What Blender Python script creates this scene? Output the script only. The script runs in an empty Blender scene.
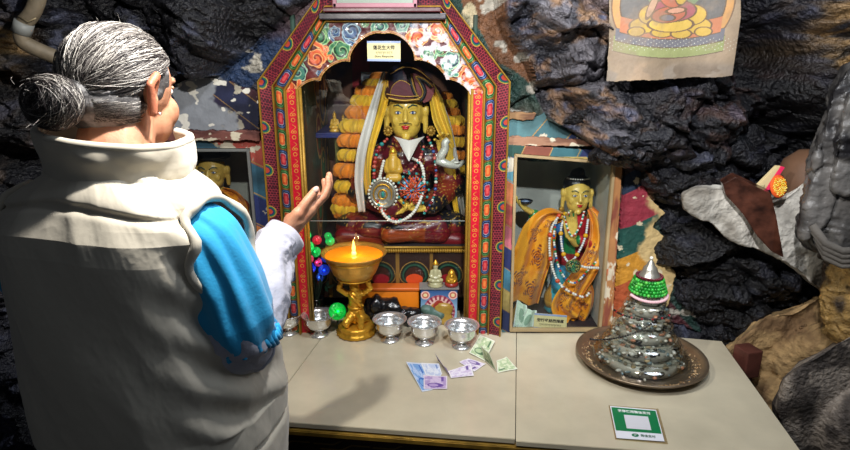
import bpy, bmesh, math, random
import numpy as np
from mathutils import Vector, Matrix
random.seed(7)
SC = bpy.context.scene
COL = SC.collection
# ------------------------------------------------------------ camera, world, light, exposure
CAMZ = 1.62
PITCH = math.radians(16.5)
F = 590.0
cam = bpy.data.objects.new('camera', bpy.data.cameras.new('camera'))
COL.objects.link(cam); SC.camera = cam
cam.location = (0, 0, CAMZ); cam.rotation_euler = (math.pi/2 - PITCH, 0, 0)
cam.data.sensor_width = 36.0; cam.data.lens = F/850*36; cam.data.clip_start = 0.02
SC.view_settings.view_transform = 'Standard'; SC.view_settings.look = 'None'
SC.view_settings.gamma = 1.0; SC.view_settings.use_curve_mapping = False
SC.view_settings.exposure = 0.4
W = bpy.data.worlds.new('cave_gloom'); SC.world = W; W.use_nodes = True
W.node_tree.nodes['Background'].inputs[0].default_value = (.75, .85, 1.0, 1)
W.node_tree.nodes['Background'].inputs[1].default_value = 0.045
def lamp(name, kind, loc, energy, color, size=.1, target=None, spot=None, blend=.3):
    d = bpy.data.lights.new(name, kind); d.energy = energy; d.color = color
    if kind == 'AREA': d.size = size
    else: d.shadow_soft_size = size
    if spot: d.spot_size = math.radians(spot); d.spot_blend = blend
    o = bpy.data.objects.new(name, d); COL.objects.link(o); o.location = loc
    if target is not None:
        o.rotation_euler = (Vector(target)-Vector(loc)).to_track_quat('-Z', 'Y').to_euler()
    return o
lamp('bare_bulb_light', 'POINT', (-.25, .90, CAMZ+.26), 23, (1, .965, .90), .015)
lamp('cool_daylight_fill', 'AREA', (1.25, .85, CAMZ+1.15), 9, (.80, .89, 1), .8, target=(.5, 2, CAMZ-.3))  # unseen fill added so cool light grazes the right-hand rock
lamp('ceiling_lamp_light', 'SPOT', (.22, .95, CAMZ+.80), 30, (.95, .97, 1.0), .04, target=(.22, 1.8, CAMZ-.4), spot=125, blend=.6)
lamp('shrine_fill_spot', 'SPOT', (.16, .35, CAMZ+.48), 85, (.98, .98, 1.0), .02, target=(.50, 1.9, CAMZ-.22), spot=66, blend=.8)  # unseen spot added to brighten the right shrine and nearby rock

# ------------------------------------------------------------ layout helpers
CP, SP = math.cos(PITCH), math.sin(PITCH)
def ray(px, py):
    u = (px-425)/F; v = (py-225)/F
    return np.array([u, CP - v*SP, -SP - v*CP])
def at(px, py, Y):
    r = ray(px, py); p = r*(Y/r[1]); return (float(p[0]), float(p[1]), float(p[2])+CAMZ)
ZT = CAMZ-.909                                   # height of the altar table top
def on(px, py, z=None):
    z = ZT if z is None else z
    r = ray(px, py); t = (z-CAMZ)/r[2]; return (float(r[0]*t), float(r[1]*t), z)
def V(*a): return Vector(a if len(a) > 1 else a[0])
def lin1(c): return np.where(c <= .04045, c/12.92, ((c+.055)/1.055)**2.4)
def C3(c):
    if isinstance(c, str):
        c = c.lstrip('#'); c = [int(c[i:i+2], 16)/255 for i in (0, 2, 4)]
    return lin1(np.array(c, float))

# ------------------------------------------------------------ numpy noise
def _h(ix, iy, iz, s):
    n = (ix.astype(np.int64)*374761393 + iy.astype(np.int64)*668265263 + iz.astype(np.int64)*2147483647 + s*974711) & 0xffffffff
    n = ((n ^ (n >> 13))*1274126177) & 0xffffffff
    n = ((n ^ (n >> 16))*2246822519) & 0xffffffff
    return ((n ^ (n >> 15)) & 0xffff)/65535.0
def vn(x, y, z=0., s=0):
    x, y, z = np.broadcast_arrays(np.asarray(x, float), np.asarray(y, float), np.asarray(z, float))
    ix, iy, iz = np.floor(x), np.floor(y), np.floor(z)
    fx, fy, fz = x-ix, y-iy, z-iz
    fx, fy, fz = [f*f*(3-2*f) for f in (fx, fy, fz)]
    r = 0
    for a in (0, 1):
        for b in (0, 1):
            for c in (0, 1):
                w = (fx if a else 1-fx)*(fy if b else 1-fy)*(fz if c else 1-fz)
                r = r + w*_h(ix+a, iy+b, iz+c, s)
    return r
def fbm(x, y, z=0., oct=4, s=0, ridged=False, gain=.5):
    r = 0; a = 1; t = 0; f = 1
    for i in range(oct):
        n = vn(x*f+i*17.3, y*f+i*9.1, (z*f if not np.isscalar(z) or z else 0.)+i*3.7, s+i)
        if ridged: n = 1-abs(2*n-1)
        r = r + a*n; t += a; a *= gain; f *= 2.03
    return r/t
def sm(a, b, x):
    t = np.clip((x-a)/(b-a), 0, 1); return t*t*(3-2*t)
def mix(A, B, m):
    return A*(1-m[..., None]) + B*m[..., None]

def blocks(x, y, sc, s=0, slope=1.):
    """broken facets: every cell is a tilted plane; returns height and distance to the crack"""
    x = x*sc; y = y*sc; ix = np.floor(x); iy = np.floor(y); b1 = np.full(x.shape, 9.); b2 = np.full(x.shape, 9.); hh = np.zeros(x.shape)
    for dx in (-1, 0, 1):
        for dy in (-1, 0, 1):
            cx = ix+dx; cy = iy+dy; px = cx+_h(cx, cy, cx*0, s); py = cy+_h(cx, cy, cx*0, s+1)
            d = np.hypot(x-px, y-py); h = _h(cx, cy, cx*0, s+2)+slope*((x-px)*(_h(cx, cy, cx*0, s+3)-.5)+(y-py)*(_h(cx, cy, cx*0, s+4)-.5))*2
            n = d < b1; b2 = np.where(n, b1, np.minimum(b2, d)); hh = np.where(n, h, hh); b1 = np.where(n, d, b1)
    return hh, b2-b1
# ------------------------------------------------------------ materials
MATS = {}
def mat(name, col='#888888', rough=.5, metal=0., bump=0., bscale=60., var=0., vscale=8., emit=0., spec=.5,
        attr=False, trans=0., coat=0., alpha=1., ior=1.45, sheen=0., aniso=None, bdist=.002, sss=0.):
    if name in MATS: return MATS[name]
    m = bpy.data.materials.new(name); m.use_nodes = True; nt = m.node_tree; N = nt.nodes; L = nt.links
    b = N['Principled BSDF']
    c = C3(col)
    tc = N.new('ShaderNodeTexCoord')
    if attr:
        a = N.new('ShaderNodeAttribute'); a.attribute_name = 'Col'; src = a.outputs['Color']
    else:
        a = N.new('ShaderNodeRGB'); a.outputs[0].default_value = (*c, 1); src = a.outputs[0]
    n1 = N.new('ShaderNodeTexNoise'); n1.inputs['Scale'].default_value = vscale; n1.inputs['Detail'].default_value = 5
    L.new(tc.outputs['Object'], n1.inputs['Vector'])
    mr = N.new('ShaderNodeMapRange'); mr.inputs[1].default_value = .3; mr.inputs[2].default_value = .7
    mr.inputs[3].default_value = 1-var; mr.inputs[4].default_value = 1+var*.6
    L.new(n1.outputs['Fac'], mr.inputs[0])
    mx = N.new('ShaderNodeVectorMath'); mx.operation = 'SCALE'
    L.new(src, mx.inputs[0]); L.new(mr.outputs[0], mx.inputs['Scale'])
    L.new(mx.outputs[0], b.inputs['Base Color'])
    b.inputs['Roughness'].default_value = rough; b.inputs['Metallic'].default_value = metal
    b.inputs['Specular IOR Level'].default_value = spec; b.inputs['IOR'].default_value = ior
    b.inputs['Transmission Weight'].default_value = trans; b.inputs['Coat Weight'].default_value = coat
    b.inputs['Coat Roughness'].default_value = .08
    b.inputs['Sheen Weight'].default_value = sheen; b.inputs['Alpha'].default_value = alpha
    if sss: b.inputs['Subsurface Weight'].default_value = sss; b.inputs['Subsurface Radius'].default_value = (.02, .008, .004)
    if emit:
        L.new(src, b.inputs['Emission Color']); b.inputs['Emission Strength'].default_value = emit
    if bump:
        n2 = N.new('ShaderNodeTexNoise'); n2.inputs['Scale'].default_value = bscale; n2.inputs['Detail'].default_value = 6
        if aniso:
            mp = N.new('ShaderNodeMapping'); mp.inputs['Scale'].default_value = aniso
            L.new(tc.outputs['Object'], mp.inputs[0]); L.new(mp.outputs[0], n2.inputs['Vector'])
        else: L.new(tc.outputs['Object'], n2.inputs['Vector'])
        bp = N.new('ShaderNodeBump'); bp.inputs['Strength'].default_value = bump; bp.inputs['Distance'].default_value = bdist
        L.new(n2.outputs['Fac'], bp.inputs['Height']); L.new(bp.outputs[0], b.inputs['Normal'])
    MATS[name] = m
    return m
def glass_mat(name, tint=(.93, .97, .95), refl=.0):
    if name in MATS: return MATS[name]
    m = bpy.data.materials.new(name); m.use_nodes = True; nt = m.node_tree; N = nt.nodes; L = nt.links
    N.remove(N['Principled BSDF'])
    t = N.new('ShaderNodeBsdfTransparent'); t.inputs[0].default_value = (*tint, 1)
    g = N.new('ShaderNodeBsdfGlossy'); g.inputs['Roughness'].default_value = .02
    fr = N.new('ShaderNodeFresnel'); fr.inputs[0].default_value = 1.45
    ad = N.new('ShaderNodeMath'); ad.operation = 'ADD'; ad.inputs[1].default_value = refl
    ge = N.new('ShaderNodeNewGeometry'); iv = N.new('ShaderNodeMath'); iv.operation = 'SUBTRACT'; iv.inputs[0].default_value = 1; L.new(ge.outputs['Backfacing'], iv.inputs[1])
    mu = N.new('ShaderNodeMath'); mu.operation = 'MULTIPLY'; L.new(fr.outputs[0], ad.inputs[0]); L.new(ad.outputs[0], mu.inputs[0]); L.new(iv.outputs[0], mu.inputs[1])
    ms = N.new('ShaderNodeMixShader'); L.new(mu.outputs[0], ms.inputs[0])
    L.new(t.outputs[0], ms.inputs[1]); L.new(g.outputs[0], ms.inputs[2]); L.new(ms.outputs[0], N['Material Output'].inputs[0])
    MATS[name] = m
    return m
GOLD = mat('gilded_metal', '#dca636', .34, .62, .5, 90, .25, 30)
GOLDP = mat('gold_paint', '#a9822f', .45, .35, .5, 60, .2, 30)
SILVER = mat('silver_metal', '#e9e9ea', .24, .82, .12, 60, .08, 20)
PAINT = mat('painted_surface', attr=True, rough=.42, bump=.35, bscale=140, var=.16, vscale=26, coat=.12)
PAINTM = mat('painted_matte', attr=True, rough=.75, bump=.5, bscale=120, var=.14, vscale=22)
CLOTHC = mat('dyed_cloth', attr=True, rough=.85, bump=.35, bscale=420, var=.06, sheen=.15)
SATIN = mat('satin_cloth', attr=True, rough=.36, bump=.2, bscale=260, var=.05)
BEAD = mat('bead_glaze', attr=True, rough=.25, bump=.1, bscale=120, var=.1, vscale=200)
STAT = mat('statue_gilt_paint', attr=True, rough=.34, bump=.25, bscale=120, var=.10, vscale=40, coat=.2)
WOODD = mat('dark_wood', '#2a1a14', .5, 0, .5, 30, .35, 12, aniso=(1, 1, 8))
BLACK = mat('soot_black', '#0b0b0c', .8, 0, .4, 40, .2)

# ------------------------------------------------------------ objects
ORG = {}
def tag(o, label=None, cat=None, group=None, kind=None):
    if label: o['label'] = label
    if cat: o['category'] = cat
    if group: o['group'] = group
    if kind: o['kind'] = kind
    return o
def thing(name, loc, label, cat, group=None):
    o = bpy.data.objects.new(name, None); COL.objects.link(o); o.location = loc; o.empty_display_size = .05
    ORG[o.name] = V(loc); return tag(o, label, cat, group)
def link(me, name, m, parent=None, origin=None, smooth=True):
    """me holds world coordinates; re-origin it and link it"""
    o = bpy.data.objects.new(name, me); COL.objects.link(o)
    if parent is not None:
        og = ORG[parent.name]; o.parent = parent
    else:
        og = V(origin) if origin is not None else V(0, 0, 0); o.location = og
    ORG[o.name] = og
    me.transform(Matrix.Translation(-og))
    ms = m if isinstance(m, (list, tuple)) else [m]
    if not me.materials:
        for q in ms: me.materials.append(q)
    if smooth is not None: me.polygons.foreach_set('use_smooth', [bool(smooth)]*len(me.polygons))
    me.update(); return o
def setcol(me, rgb):
    a = me.color_attributes.new('Col', 'FLOAT_COLOR', 'POINT')
    arr = np.ones((len(me.vertices), 4), np.float32); arr[:, :3] = np.clip(rgb, 0, 1); a.data.foreach_set('color', arr.ravel())
def verts(me):
    a = np.empty(len(me.vertices)*3); me.vertices.foreach_get('co', a); return a.reshape(-1, 3)
def rawmesh(vs, fs):
    me = bpy.data.meshes.new('m')
    vs = np.asarray(vs, np.float32); fs = np.asarray(fs, np.int32)
    n, k = fs.shape
    me.vertices.add(len(vs)); me.vertices.foreach_set('co', vs.ravel())
    me.loops.add(n*k); me.loops.foreach_set('vertex_index', fs.ravel())
    me.polygons.add(n); me.polygons.foreach_set('loop_start', np.arange(0, n*k, k, dtype=np.int32))
    me.update(calc_edges=True); me.validate(); return me

class MB:
    """collects shapes in world coordinates with per-vertex colour"""
    def __init__(s): s.bm = bmesh.new(); s.lay = s.bm.verts.layers.float_color.new('Col'); s.c = (1, 1, 1, 1); s.hasc = False
    def col(s, c): s.c = (*[float(x) for x in C3(c)], 1); s.hasc = True; return s
    def _v(s, p):
        v = s.bm.verts.new(p); v[s.lay] = s.c; return v
    def _f(s, vs, mi=0, smooth=True):
        try: f = s.bm.faces.new(vs); f.material_index = mi; f.smooth = smooth; return f
        except ValueError: return None
    def box(s, c, size, R=None, bev=0, taper=1.):
        c = V(c); h = V(size)/2; P = []
        for dz in (-1, 1):
            k = taper if dz > 0 else 1
            for dx, dy in ((-1, -1), (1, -1), (1, 1), (-1, 1)):
                p = V(dx*h.x*k, dy*h.y*k, dz*h.z)
                if R is not None: p = R @ p
                P.append(s._v(c+p))
        fs = [s._f([P[i] for i in q], smooth=False) for q in ((3, 2, 1, 0), (4, 5, 6, 7), (0, 1, 5, 4), (1, 2, 6, 5), (2, 3, 7, 6), (3, 0, 4, 7))]
        if bev:
            es = list({e for f in fs for e in f.edges})
            bmesh.ops.bevel(s.bm, geom=es, offset=bev, segments=2, affect='EDGES', profile=.6)
        return s
    def prism(s, pts, d, bev=0):
        """pts: 3D loop, extruded by vector d"""
        d = V(d); a = [s._v(V(p)) for p in pts]; b = [s._v(V(p)+d) for p in pts]; n = len(a)
        fs = [s._f(a[::-1], smooth=False), s._f(b, smooth=False)]
        for i in range(n): fs.append(s._f([a[i], a[(i+1) % n], b[(i+1) % n], b[i]], smooth=False))
        if bev:
            es = list({e for f in fs if f for e in f.edges}); bmesh.ops.bevel(s.bm, geom=es, offset=bev, segments=2, affect='EDGES')
        return s
    def tube(s, pts, r, n=8, cap=True, flat=None, closed=False):
        pts = [V(p) for p in pts]; k = len(pts); rs = r if isinstance(r, (list, tuple, np.ndarray)) else [r]*k
        rings = []; up = None
        for i, p in enumerate(pts):
            if closed: d = pts[(i+1) % k]-pts[i-1]
            else: d = pts[min(i+1, k-1)]-pts[max(i-1, 0)]
            if d.length < 1e-9: d = V(0, 0, 1)
            d.normalize()
            if up is None: up = V(0, 0, 1) if abs(d.z) < .9 else V(0, 1, 0)
            x = d.cross(up)
            if x.length < 1e-6: x = d.cross(V(1, 0, 0))
            x.normalize(); y = x.cross(d); up = y
            rings.append([s._v(p+(x*math.cos(2*math.pi*j/n)+y*math.sin(2*math.pi*j/n)*(flat or 1))*rs[i]) for j in range(n)])
        m = k if closed else k-1
        for i in range(m):
            A, B = rings[i], rings[(i+1) % k]
            for j in range(n): s._f([A[j], A[(j+1) % n], B[(j+1) % n], B[j]])
        if cap and not closed: s._f(rings[0][::-1]); s._f(rings[-1])
        return s
    def lathe(s, prof, c, n=32, axis=None, wob=None, sx=1, sy=1):
        c = V(c); R = axis.to_track_quat('Z', 'Y').to_matrix() if axis is not None else None
        rings = []
        for r, z in prof:
            ring = []
            for j in range(n):
                a = 2*math.pi*j/n; rr = r*(1+(wob(a, z) if wob else 0))
                p = V(rr*math.cos(a)*sx, rr*math.sin(a)*sy, z)
                if R is not None: p = R @ p
                ring.append(s._v(c+p))
            rings.append(ring)
        for A, B in zip(rings, rings[1:]):
            for j in range(n): s._f([A[j], A[(j+1) % n], B[(j+1) % n], B[j]])
        if prof[0][0] > 1e-5: s._f(rings[0][::-1])
        if prof[-1][0] > 1e-5: s._f(rings[-1])
        return s
    def ball(s, c, r, n=10, R=None):
        c = V(c); r = V(r) if not isinstance(r, (int, float)) else V(r, r, r); m = max(4, n//2+1); rings = []
        for i in range(m+1):
            t = math.pi*i/m
            if i in (0, m): ps = [V(0, 0, r.z*math.cos(t))]
            else: ps = [V(r.x*math.sin(t)*math.cos(2*math.pi*j/n), r.y*math.sin(t)*math.sin(2*math.pi*j/n), r.z*math.cos(t)) for j in range(n)]
            rings.append([s._v(c+((R @ p) if R is not None else p)) for p in ps])
        for A, B in zip(rings, rings[1:]):
            for j in range(n):
                q = [A[j % len(A)], B[j % len(B)], B[(j+1) % len(B)], A[(j+1) % len(A)]]
                u = []
                for v in q:
                    if v not in u: u.append(v)
                if len(u) > 2: s._f(u)
        return s
    def build(s, name, m, parent=None, origin=None, smooth=None):
        bmesh.ops.remove_doubles(s.bm, verts=s.bm.verts, dist=1e-6)
        bmesh.ops.recalc_face_normals(s.bm, faces=s.bm.faces)
        me = bpy.data.meshes.new(name); s.bm.to_mesh(me); s.bm.free()
        return link(me, name, m, parent, origin, smooth)

def grid(name, m, parent, S, T, mapf, colf=None, mask=None, thick=None, origin=None, wrap=False, smooth=True):
    """surface over s,t arrays; mapf(S,T)->x,y,z arrays; colf(S,T)->rgb linear; thick = vector for the back side (solid sheet)"""
    SS, TT = np.meshgrid(S, T, indexing='ij'); n, k = SS.shape
    P = np.stack([np.broadcast_to(q, SS.shape) for q in mapf(SS, TT)], -1).reshape(-1, 3)
    idx = np.arange(n*k).reshape(n, k)
    if wrap: idx = np.vstack([idx, idx[:1]])
    q = np.stack([idx[:-1, :-1], idx[1:, :-1], idx[1:, 1:], idx[:-1, 1:]], -1).reshape(-1, 4)
    colr = colf(SS, TT).reshape(-1, 3) if colf else None
    if mask is not None:
        mk = mask(SS, TT).reshape(-1); q = q[mk[q].all(1)]
    if thick is not None:
        if callable(thick): D = np.stack([np.broadcast_to(z, SS.shape) for z in thick(SS, TT)], -1).reshape(-1, 3)
        else: D = np.array(thick)[None]
        N = len(P); P2 = P+D
        e = np.concatenate([q[:, [0, 1]], q[:, [1, 2]], q[:, [2, 3]], q[:, [3, 0]]])
        key = np.minimum(e[:, 0], e[:, 1]).astype(np.int64)*N+np.maximum(e[:, 0], e[:, 1])
        _, inv, cnt = np.unique(key, return_inverse=True, return_counts=True)
        be = e[cnt[inv] == 1]
        side = np.stack([be[:, 1], be[:, 0], be[:, 0]+N, be[:, 1]+N], -1)
        q = np.concatenate([q, q[:, ::-1]+N, side]); P = np.concatenate([P, P2])
        if colr is not None: colr = np.concatenate([colr, colr])
    used = np.unique(q); rm = np.full(len(P), -1, np.int64); rm[used] = np.arange(len(used))
    me = rawmesh(P[used], rm[q])
    if colr is not None: setcol(me, colr[used])
    bm = bmesh.new(); bm.from_mesh(me); bmesh.ops.recalc_face_normals(bm, faces=bm.faces) if thick is not None else None
    bm.to_mesh(me); bm.free()
    return link(me, name, m, parent, origin, smooth)

def blob(name, m, parent, elems, voxel=.003, smooth=6, colf=None, origin=None, disp=None):
    """one continuous skin over capsules ('c',p1,r1,p2,r2) and ellipsoids ('e',c,(rx,ry,rz),R)"""
    b = MB()
    for e in elems:
        if e[0] == 'e':
            b.ball(e[1], e[2], 20, e[3] if len(e) > 3 else None)
        elif e[0] == 'p':
            b.prism(e[1], e[2])
        else:
            _, p1, r1, p2, r2 = e; p1 = V(p1); p2 = V(p2); d = p2-p1
            if d.length < 1e-6: b.ball(p1, r1, 14); continue
            L = d.length; pr = []
            for i in range(7):
                t = math.pi/2*(1-i/6); pr.append((r1*math.cos(t), -r1*math.sin(t)))
            for i in range(7):
                t = math.pi/2*(i/6); pr.append((r2*math.cos(t), L+r2*math.sin(t)))
            b.lathe(pr, p1, 14, axis=d)
    me = bpy.data.meshes.new('tmp'); b.bm.to_mesh(me); b.bm.free()
    o = bpy.data.objects.new('tmp', me); COL.objects.link(o)
    r = o.modifiers.new('r', 'REMESH'); r.mode = 'VOXEL'; r.voxel_size = voxel
    if smooth:
        sm_ = o.modifiers.new('s', 'SMOOTH'); sm_.iterations = smooth; sm_.factor = .5
    bpy.context.view_layer.update()
    dg = bpy.context.evaluated_depsgraph_get()
    me2 = bpy.data.meshes.new_from_object(o.evaluated_get(dg))
    bpy.data.objects.remove(o); bpy.data.meshes.remove(me)
    P = verts(me2)
    if disp is not None:
        nr = np.empty(len(P)*3); me2.vertices.foreach_get('normal', nr); nr = nr.reshape(-1, 3)
        P = P+disp(P, nr); me2.vertices.foreach_set('co', P.astype(np.float32).ravel())
    for a in list(me2.color_attributes): me2.color_attributes.remove(a)
    if colf is not None: setcol(me2, colf(P))
    return link(me2, name, m, parent, origin)

def spline(pts, n):
    """Catmull-Rom through points"""
    P = np.array(pts, float); k = len(P); out = []
    Q = np.vstack([2*P[0]-P[1], P, 2*P[-1]-P[-2]])
    for t in np.linspace(0, k-1-1e-9, n):
        i = int(t); u = t-i; a, b, c, d = Q[i:i+4]
        out.append(.5*((2*b)+(-a+c)*u+(2*a-5*b+4*c-d)*u*u+(-a+3*b-3*c+d)*u**3))
    return np.array(out)

def ribbon(name, m, parent, pts, widths, col, up=(0, -1, 0), folds=4, depth=.006, thick=.0012, n=60, w=24, origin=None, colf=None):
    """a hanging cloth strip: centre line pts, widths, pleated by folds"""
    P = spline(pts, n); wd = np.interp(np.linspace(0, 1, n), np.linspace(0, 1, len(widths)), widths)
    T = np.gradient(P, axis=0); T /= np.linalg.norm(T, axis=1)[:, None]+1e-9
    U = np.array(up, float); X = np.cross(T, U); X /= np.linalg.norm(X, axis=1)[:, None]+1e-9
    Nn = np.cross(X, T)
    ph = random.random()*6
    def mp(S, Tt):
        i = np.clip((S*(n-1)).round().astype(int), 0, n-1)
        off = np.sin(Tt*folds*math.pi+ph+S*2.)*depth + (fbm(S*6, Tt*3, s=3)-.5)*depth
        q = P[i]+X[i]*((Tt-.5)*wd[i])[..., None]+Nn[i]*off[..., None]
        return q[..., 0], q[..., 1], q[..., 2]
    nn = np.array([0, .001, 0]) if thick is None else np.array(up)*-thick
    base = C3(col) if col is not None else None
    cf = colf or ((lambda S, Tt: np.broadcast_to(base, S.shape+(3,))) if col is not None else None)
    return grid(name, m, parent, np.linspace(0, 1, n), np.linspace(0, 1, w), mp, cf, thick=tuple(nn), origin=origin)

def beads(name, parent, pts, r, cols, gap=1.0, origin=None, m=None, n=8, rv=0., every=None):
    """a strung necklace: one mesh, beads with their own colours"""
    P = spline(pts, 400); L = np.concatenate([[0], np.cumsum(np.linalg.norm(np.diff(P, axis=0), axis=1))])
    b = MB(); s = 0; i = 0
    while s < L[-1]:
        rr = r*(1+rv*(random.random()-.5)*2); c = cols[i % len(cols)]
        if every and i % every[0] == 0: rr = every[1]; c = every[2]
        s += rr*gap
        p = [np.interp(s, L, P[:, k]) for k in range(3)]
        b.col(c).ball(p, (rr, rr, rr*.92), n); s += rr*gap; i += 1
    return b.build(name, m or BEAD, parent, origin, True)

def text(name, body, loc, size, m, parent, R, width=None, depth=.0004, align='CENTER'):
    c = bpy.data.curves.new('t', 'FONT'); c.body = body; c.size = size; c.align_x = align; c.align_y = 'CENTER'; c.extrude = depth/2; c.offset = size*.022
    c.resolution_u = 2
    o = bpy.data.objects.new('t', c); COL.objects.link(o); bpy.context.view_layer.update()
    me = bpy.data.meshes.new_from_object(o.evaluated_get(bpy.context.evaluated_depsgraph_get()))
    bpy.data.objects.remove(o)
    P = verts(me)
    if width and len(P):
        w = P[:, 0].max()-P[:, 0].min()
        if w > 1e-6: me.transform(Matrix.Diagonal((width/w, 1, 1, 1)))
    me.transform(Matrix.Translation(V(loc)) @ R.to_4x4())
    for x in list(me.materials): me.materials.clear()
    return link(me, name, m, parent, None, False)
RF = Matrix(((1, 0, 0), (0, 0, -1), (0, 1, 0)))      # text plane XY -> wall plane XZ facing the viewer side (-Y)

# ---- flat painting on arrays
def disc(C, X, Z, cx, cz, r, c, r2=None, ang=None):
    d = np.hypot((X-cx)/r, (Z-cz)/(r2 or r)); m = (d < 1)
    C[m] = C3(c); return C
def inpoly(X, Z, poly):
    m = np.zeros(X.shape, bool); k = len(poly)
    for i in range(k):
        x1, z1 = poly[i]; x2, z2 = poly[(i+1) % k]
        if z1 == z2: continue
        c = ((z1 > Z) != (z2 > Z)) & (X < (x2-x1)*(Z-z1)/(z2-z1)+x1); m ^= c
    return m
def dseg(X, Z, a, b):
    ax, az = a; bx, bz = b; L = (bx-ax)**2+(bz-az)**2+1e-12
    t = np.clip(((X-ax)*(bx-ax)+(Z-az)*(bz-az))/L, 0, 1)
    return np.hypot(X-ax-t*(bx-ax), Z-az-t*(bz-az))
def dpath(X, Z, pts):
    d = np.full(X.shape, 9.)
    for a, b in zip(pts, pts[1:]): d = np.minimum(d, dseg(X, Z, a, b))
    return d
def curl(C, X, Z, cx, cz, r, c1, c2, c3, hand=1, rot=0.):
    """a painted cloud scroll"""
    x0 = abs(X-cx) < r*1.2; dx = X-cx; dz = Z-cz; d = np.hypot(dx, dz)/r; a = np.arctan2(dz, dx*hand)+rot
    sp = (d*1.35+a/(2*math.pi)) % 1.0
    lob = 1+.10*np.cos(a*5)
    m = d < lob
    k = np.where(sp < .55, 0, np.where(sp < .86, 1, 2))
    for i, c in enumerate((c1, c2, c3)): C[m & (k == i)] = C3(c)
    C[(d > lob*.9) & m] = C3(c3)
    return C
# ============================================================ THE CAVE
ROCK = mat('sooty_rock', attr=True, rough=.46, bump=1.0, bscale=70, var=.4, vscale=45, bdist=.022, spec=.6)
YW = 1.80            # plane of the altar fronts
ctrl = [(-260, -60, 1.55), (-150, 120, 1.5), (-200, 400, 1.5), (0, 0, 1.74), (20, 90, 1.74), (20, 180, 1.75), (60, 60, 1.80), (120, -20, 1.72), (200, 30, 1.66), (190, 60, 1.70), (245, 40, 1.76),
        (210, 110, 1.83), (240, 120, 1.83), (180, 100, 1.84), (240, 70, 1.80), (300, -30, 1.78), (385, -60, 1.86), (470, 20, 1.83), (500, 80, 1.86), (520, 10, 1.72), (560, 20, 1.62),
        (545, 60, 1.70), (590, 60, 1.60), (560, 120, 1.74), (600, 150, 1.66), (575, 150, 1.76), (520, 140, 1.86), (520, 110, 1.86), (560, 150, 1.82), (640, 60, 1.70), (640, 120, 1.64),
        (680, 150, 1.62), (650, 170, 1.78), (640, 200, 1.85), (635, 250, 1.86), (640, 290, 1.87), (700, 120, 1.74), (740, 60, 2.0), (740, 130, 2.0), (770, 90, 2.45), (790, 140, 2.5), (760, 170, 2.1), (800, 60, 2.3),
        (820, 30, 1.75), (850, 20, 1.66), (820, 75, 1.72), (900, 100, 1.62), (960, 200, 1.5), (1000, 0, 1.4), (700, 190, 1.76), (680, 230, 1.80), (720, 240, 1.80),
        (700, 270, 1.84), (740, 290, 1.92), (770, 310, 1.95), (680, 310, 1.80), (640, 330, 1.86), (700, 330, 1.80), (800, 280, 1.9), (780, 260, 1.86), (850, 300, 1.75), (760, 350, 1.84), (800, 400, 1.7),
        (240, 320, 1.95), (400, 420, 1.95), (560, 420, 1.95), (700, 430, 1.95), (100, 300, 1.8), (0, 430, 1.7), (300, -200, 1.5), (500, -220, 1.4), (700, -120, 1.6), (100, -220, 1.5), (850, -160, 1.45)]
CW = np.array([at(*c) for c in ctrl])
def rock_base(X, Z):
    num = 0; den = 0
    for c in CW:
        d2 = (X-c[0])**2+(Z-c[2])**2+.0012
        w = d2**-2.0; num = num+w*c[1]; den = den+w
    return num/den
def rock_y(X, Z):
    y = rock_base(X, Z)
    u = X*.95-Z*.30; v = Z*.95+X*.30
    wx = (fbm(X*3, Z*3, 0, 3, 11)-.5)*.25
    ux = u+(fbm(X*7, Z*7, 0, 3, 61)-.5)*.10; vx = v+(fbm(X*7, Z*7, 2, 3, 67)-.5)*.08
    h1, e1 = blocks(ux*.8, vx*1.5, 5.2, 3, 1.1); h2, e2 = blocks(ux*.85, vx*1.5, 15., 13, 1.0)
    strata = fbm(u*2.4+wx*4, v*6.0+wx*7, 0., 4, 5, ridged=True, gain=.5)
    lump = fbm(X*4.5, Z*5.5, 0., 4, 23, gain=.45)
    fine = fbm(u*20+ux*6, v*60, 0., 4, 31, ridged=True, gain=.6)
    amp = .35+.65*rockm(X, Z)
    hollow = sm(1.95, 2.3, y)
    return y-amp*(1-.4*hollow)*((h1-.5)*.085-.03*np.exp(-e1*14)+(h2-.5)*.028-.010*np.exp(-e2*12)+(strata-.62)*.11+(lump-.5)*.16+(fine-.5)*.034)
def P2(px, py, Y=YW): a = at(px, py, Y); return (a[0], a[2])
MUR_L = [P2(*p) for p in [(172, 70), (215, 76), (235, 60), (262, 40), (300, 5), (330, -30), (330, 330), (172, 330)]]
MUR_R = [P2(*p) for p in [(440, -60), (494, -20), (497, 14), (522, 50), (532, 78), (549, 120), (566, 128), (598, 148), (640, 160), (700, 330), (440, 330)]]
def rockm(X, Z):
    """1 on bare rock, 0 on the plastered parts round the shrines"""
    n = (fbm(X*14, Z*14, 0, 3, 77)-.5)*.05
    return 1-np.where(inpoly(X+n, Z+n, MUR_L) | inpoly(X+n, Z-n, MUR_R), 1., 0.)
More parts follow.
